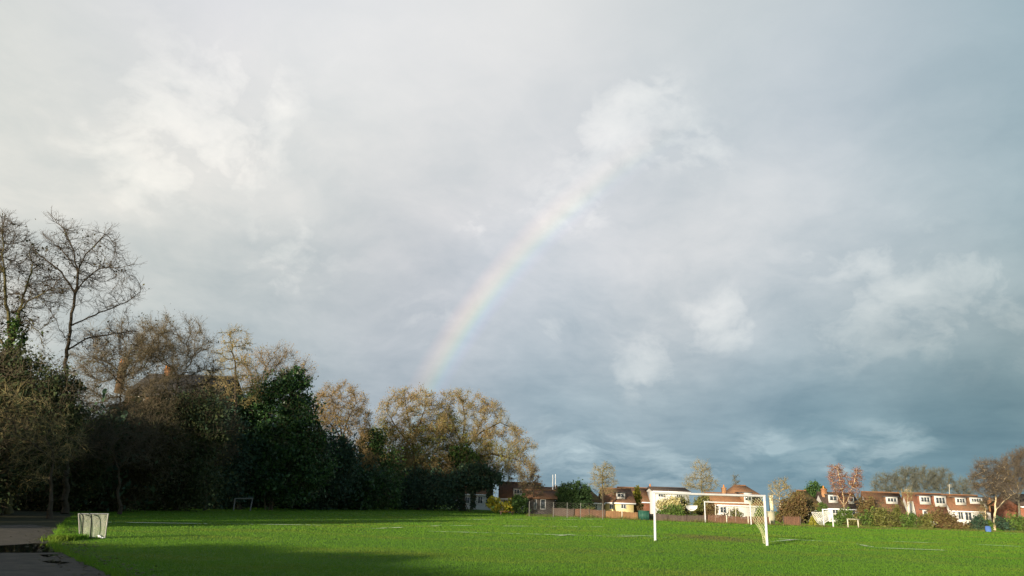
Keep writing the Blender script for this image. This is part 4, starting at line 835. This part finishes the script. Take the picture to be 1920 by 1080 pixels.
tree('thin bare garden tree in the gap between the brown and the red chalet', 112, [(1703, 985), (1702, 955), (1702, 940)], [(1702, 925, 13, 14), (1700, 940, 12, 10)], 160, .36, .09, 'bark_pale', 'twig_olive', (4, .6, .012), (.15, .1, 'leaf_olive', True), di=2)
tree('pale stemmed bare garden tree left of the white trunked birch', 104, [(1848, 990), (1848, 965), (1846, 950)], [(1846, 948, 14, 13), (1843, 962, 12, 9)], 160, .34, .1, 'bark_pale', 'twig_olive', (4, .6, .012), (.2, .1, 'leaf_olive', True), di=2)
tree('low bare garden tree in front of the red chalet between its dormers', 108, [(1749, 988), (1749, 972), (1748, 962)], [(1748, 956, 13, 10), (1744, 966, 12, 8)], 150, .34, .08, 'bark_grey', 'twig_tan', (4, .6, .012), (.2, .1, 'leaf_tan', True), di=2)
tree('low bare garden tree in front of the brown chalet', 108, [(1650, 985), (1650, 965), (1649, 952)], [(1648, 948, 13, 10), (1655, 958, 12, 8)], 150, .34, .08, 'bark_grey', 'twig_brown', (4, .6, .012), (.2, .1, 'leaf_tan', True), di=2)
shrub('pale leafless looking shrub against the white wall seen through the distant goal', 104, [(1376, 962, 10, 9), (1384, 966, 9, 7)], .12, 1.6, 'leaf_olive', 'garden_shrub', GS, 'shrub', 1, nsub=18, spread=.22, twigs=120)
shrub('dark shrub at the right end of the white wall behind the near goal net', 106, [(1428, 962, 9, 9), (1420, 968, 8, 6)], .12, 2.6, 'leaf_mid', 'garden_shrub', GS, 'shrub', 1, nsub=18, spread=.22, twigs=60)
for lb, px, yt in (('leftmost of three slim pale posts seen through the distant goal', 1341.5, 947), ('middle one of three slim pale posts seen through the distant goal', 1368, 949), ('rightmost of three slim pale posts seen through the distant goal', 1379.5, 952)):
    p = gx(px, 96); mb = MB(); mb.tubes([p], [at(px, yt, 96)], .055, .05, 8, 0, True); t_ = at(px, yt, 96); mb.box(t_[0] - .07, t_[0] + .07, 96 - .07, 96 + .07, t_[2] + .002, t_[2] + .05)
    tag(mb.build('wooden_post', 'pale_post', base=p), lb, 'post', 'slim posts at the far fence')
for lb, px, Y, cl, lm in (('small dark weed shrub against the dark weathered board fence', 1056, 99, [(1056, 964, 9, 6), (1048, 966, 7, 4)], 'leaf_mid'),
                          ('small olive shrub leaning over the red brown fence', 1110, 97, [(1106, 962, 10, 9), (1114, 968, 7, 5)], 'leaf_olive'),
                          ('low rusty shrub against the sunlit orange brown fence', 1172, 94, [(1172, 967, 9, 6), (1182, 969, 7, 4)], 'leaf_rust'),
                          ('low green shrub against the dark fence below the backboard', 1302, 90, [(1302, 972, 12, 7), (1288, 974, 8, 4)], 'leaf_mid'),
                          ('low brown shrub against the brown fence between the slim posts', 1356, 91, [(1356, 972, 9, 8), (1364, 976, 8, 5)], 'leaf_rust')):
    shrub(lb, Y, cl, .11, 2.6, lm, 'garden_shrub', GS, 'shrub', 1, nsub=18, spread=.22, twigs=60)
def boundary_grass():
    r = np.random.default_rng(31); E = np.array([G(*p) for p in ((985, 968.2), (1077, 970), (1140, 972.5), (1200, 975.7), (1330, 980.5), (1445, 985), (1520, 987.5), (1600, 991), (1690, 992.5), (1760, 994), (1850, 997), (1925, 999.5))])
    k = 9000; t = r.random(k) * (len(E) - 1); i = t.astype(int); P = E[i] + (E[i + 1] - E[i]) * (t - i)[:, None]; q = np.sin(t * 5.3) + np.sin(t * 13.1 + 1) + r.normal(0, .4, k)
    P[:, 1] += r.normal(0, .25, k); P[:, 2] = 0; h = r.uniform(.08, .3, k) * (1 + .45 * np.maximum(q, -.8)); a = r.uniform(0, 2 * np.pi, k); w = .018; l = r.normal(0, .4, (k, 2)) * h[:, None]
    V = np.zeros((k, 3, 3)); sd = np.column_stack([np.cos(a), np.sin(a), 0 * a]) * w; V[:, 0] = P - sd; V[:, 1] = P + sd; V[:, 2] = P + np.column_stack([l, h])
    mb = MB(); mb.add(V, np.arange(k * 3).reshape(k, 3)); tag(mb.build('boundary_grass', 'leaf_olive'), kind='stuff')
boundary_grass()
# ------------------------------------------------------------------ fences and small things
def fence(label, pts, h, mt, post='fence_dark', board=.14, name='board_fence', top=0.):
    P = [np.array(p) for p in pts]; root = empty(name, P[0] * (1, 1, 0), label, 'fence', None); mb = MB(); r = np.random.default_rng(int(P[0][1] * 7))
    for a, c in zip(P[:-1], P[1:]):
        L = np.linalg.norm(c - a); d = (c - a) / L; nrm = np.array([d[1], -d[0], 0]); k = int(L / (board + .012))
        for i in range(k):
            s = a + d * (i * (board + .012)); e = s + d * board; hh = h + r.normal(0, .02) + .05 * math.sin(i * .21); o = nrm * r.uniform(.0, .01); V = [s + o, e + o, e + o - nrm * .02, s + o - nrm * .02]; V = V + [v + np.array([0, 0, hh]) for v in V]
            mb.add(V, [(0, 1, 5, 4), (1, 2, 6, 5), (2, 3, 7, 6), (3, 0, 4, 7), (4, 5, 6, 7)])
    mb.build('board_panel', mt, root)
    for a, c in zip(P[:-1], P[1:]):
        L = np.linalg.norm(c - a); d = (c - a) / L; nrm = np.array([d[1], -d[0], 0]); k = max(1, round(L / 2.4))
        for i in range(k + 1):
            s = a + d * (L * i / k) + nrm * .07; mb = MB(); mb.box(s[0] - .05, s[0] + .05, s[1] - .05, s[1] + .05, 0, h + .08); mb.build('post', post, root)
    return root
fence('dark weathered board fence below the round green bush', [G(1036, 967.5), G(1076, 969.5)], .95, 'fence_dark')
fence('red brown board fence in front of the white bungalow', [G(1077, 969.5), G(1134, 972)], .95, 'fence_red')
fence('sunlit orange brown fence in front of the yellow bungalow', [G(1135, 972), G(1200, 975)], .85, 'fence_orange', 'pale_post')
fence('low dark fence behind the mouth of the near goal', [G(1218, 975.8), G(1322, 980)], .7, 'fence_dark')
fence('brown fence behind the distant goal', [G(1323, 980), G(1444, 984.5)], .8, 'fence_red', 'pale_post')
fence('short red brown fence right of the pale concrete post', [G(1470, 984), G(1502, 985.5)], .9, 'fence_red')
# chain link fence with tall posts
def chain(label, pts, h, posts):
    P = [np.array(p) for p in pts]; root = empty('chain_link_fence', P[0] * (1, 1, 0), label, 'fence')
    for p in posts: mb = MB(); mb.tubes([p], [p + np.array([0, 0, h + .05])], .032, .032, 8, 0, True); mb.build('post', 'grey_post', root)
    a, c = P; L = np.linalg.norm(c - a); nu = int(L / .22); nv = int(h / .11) | 1
    net_part(root, lambda u, v: a + (c - a) * u + np.array([0, -.06, .05 + v * (h - .05)]), nu, nv, .0035, 'grey_post', 'wire_mesh')
a, c = G(992, 968.5), G(1130, 974.5)
chain('tall chain link fence with grey posts across the corner of the pitch', [a, c], 1.6, [a + (c - a) * t for t in (0, .34, .53, .71, 1)])
for lb, px, yt in (('left of the two thin white masts above the boarded building', 1036.5, 890), ('right of the two thin white masts above the boarded building', 1041.5, 889)):
    p = gx(px, 111); mb = MB(); mb.tubes([p, p + np.array([0, 0, .01])], [at(px, yt, 111), p + np.array([0, 0, .35])], [.065, .2], [.05, .2], 10, 0, True)
    tag(mb.build('mast', 'white_paint', base=p), lb, 'mast', 'thin white masts')
# backboard on a post
Yb = 100; root = empty('backboard_stand', gx(1295, Yb), 'white fan shaped backboard on a thin post behind the near goal', 'backboard')
mb = MB(); p = [at(x, y, Yb) for x, y in ((1286, 947.2), (1308, 948), (1307, 953), (1301, 957.5), (1295, 958), (1290, 955.5), (1286.5, 951.5))]; mb.extrude([(q_[0], q_[2]) for q_ in p], Yb, Yb + .06); mb.build('board', 'white_paint', root)
mb = MB(); b0 = gx(1295, Yb) + np.array([0, .15, 0]); mb.tubes([b0], [at(1295, 952, Yb + .15)], .06, .05, 8, 0, True); mb.build('post', 'dark_metal', root)
mb = MB(); p = at(1295.5, 954.5, Yb) + np.array([0, -.25, 0]); t = np.linspace(0, 2 * np.pi, 15); ring = np.stack([p[0] + .22 * np.cos(t), p[1] + .22 * np.sin(t), np.full(15, p[2])], 1); mb.line(ring, .015, 6); mb.build('hoop', 'dark_metal', root)
# green container
pc = G(1208.5, 976); w = 17 * mpp(pc[1]); hh = 15 * mpp(pc[1]); root = empty('green_container', pc, 'dark green storage container at the end of the orange fence', 'container')
mb = MB(); mb.box(pc[0] - w / 2, pc[0] + w / 2, pc[1], pc[1] + 1.2, 0.05, hh)
for i in range(7): x = pc[0] - w / 2 + w * (i + .5) / 7; mb.box(x - .03, x + .03, pc[1] - .03, pc[1] - .002, .1, hh - .08)
mb.build('body', 'green_metal', root); mb = MB(); mb.box(pc[0] - w / 2 - .05, pc[0] + w / 2 + .05, pc[1] - .06, pc[1] + 1.26, hh + .003, hh + .09); mb.build('lid', 'green_metal', root)
# pale concrete gate post
pc = G(1448, 984); w = 10.5 * mpp(pc[1]); hh = 21 * mpp(pc[1]); root = empty('gate_pillar', pc, 'squat pale concrete pillar right of the near goal post', 'pillar')
mb = MB(); mb.box(pc[0] - w / 2, pc[0] + w / 2, pc[1], pc[1] + w, 0, hh); mb.build('shaft', 'concrete', root); mb = MB(); mb.box(pc[0] - w / 2 - .05, pc[0] + w / 2 + .05, pc[1] - .05, pc[1] + w + .05, hh + .002, hh + .08); mb.build('cap', 'concrete', root)
mb = MB(); mb.tubes([pc + np.array([0, .2, hh + .08])], [pc + np.array([0, .2, hh + .95])], .04, .04, 8, 0, True); mb.build('lamp_post', 'pale_post', root)
# white garden table under the birch
pc = G(1600, 990); s = mpp(pc[1]); root = empty('garden_table', pc, 'pale garden table under the ground floor window by the birch', 'table')
zt = at(1600, 973, pc[1])[2]; mb = MB(); mb.box(pc[0] - 10 * s, pc[0] + 10 * s, pc[1] - .3, pc[1] + .3, zt - .05, zt); mb.build('tabletop', 'pale_post', root)
for dx in (-9, 9): mb = MB(); mb.box(pc[0] + dx * s - .05, pc[0] + dx * s + .05, pc[1] - .06, pc[1] + .06, 0, zt - .052); mb.build('leg', 'pale_post', root)
# blue barrel
pc = G(1853.5, 997.5); mb = MB(); k = [(.0, .2), (.05, .27), (.3, .3), (.55, .27), (.62, .2)]
for (h0, r0), (h1, r1) in zip(k[:-1], k[1:]): mb.tubes([pc + np.array([0, 0, h0 + .01])], [pc + np.array([0, 0, h1 + .01])], r0, r1, 12, 0, True)
tag(mb.build('barrel', 'blue_plastic', base=pc), 'small blue barrel at the foot of the white trunked birch', 'barrel')
# log bench in front of the yellow laurel
pc = G(950, 966); s = mpp(pc[1]); root = empty('log_bench', pc, 'low orange brown bench in front of the yellow laurel', 'bench')
mb = MB(); mb.box(pc[0] - 13 * s, pc[0] + 13 * s, pc[1] - .2, pc[1] + .2, .38, .45); mb.build('seat', 'fence_orange', root)
for dx in (-10, 10): mb = MB(); mb.box(pc[0] + dx * s - .08, pc[0] + dx * s + .08, pc[1] - .17, pc[1] + .17, 0, .378); mb.build('leg', 'fence_dark', root)
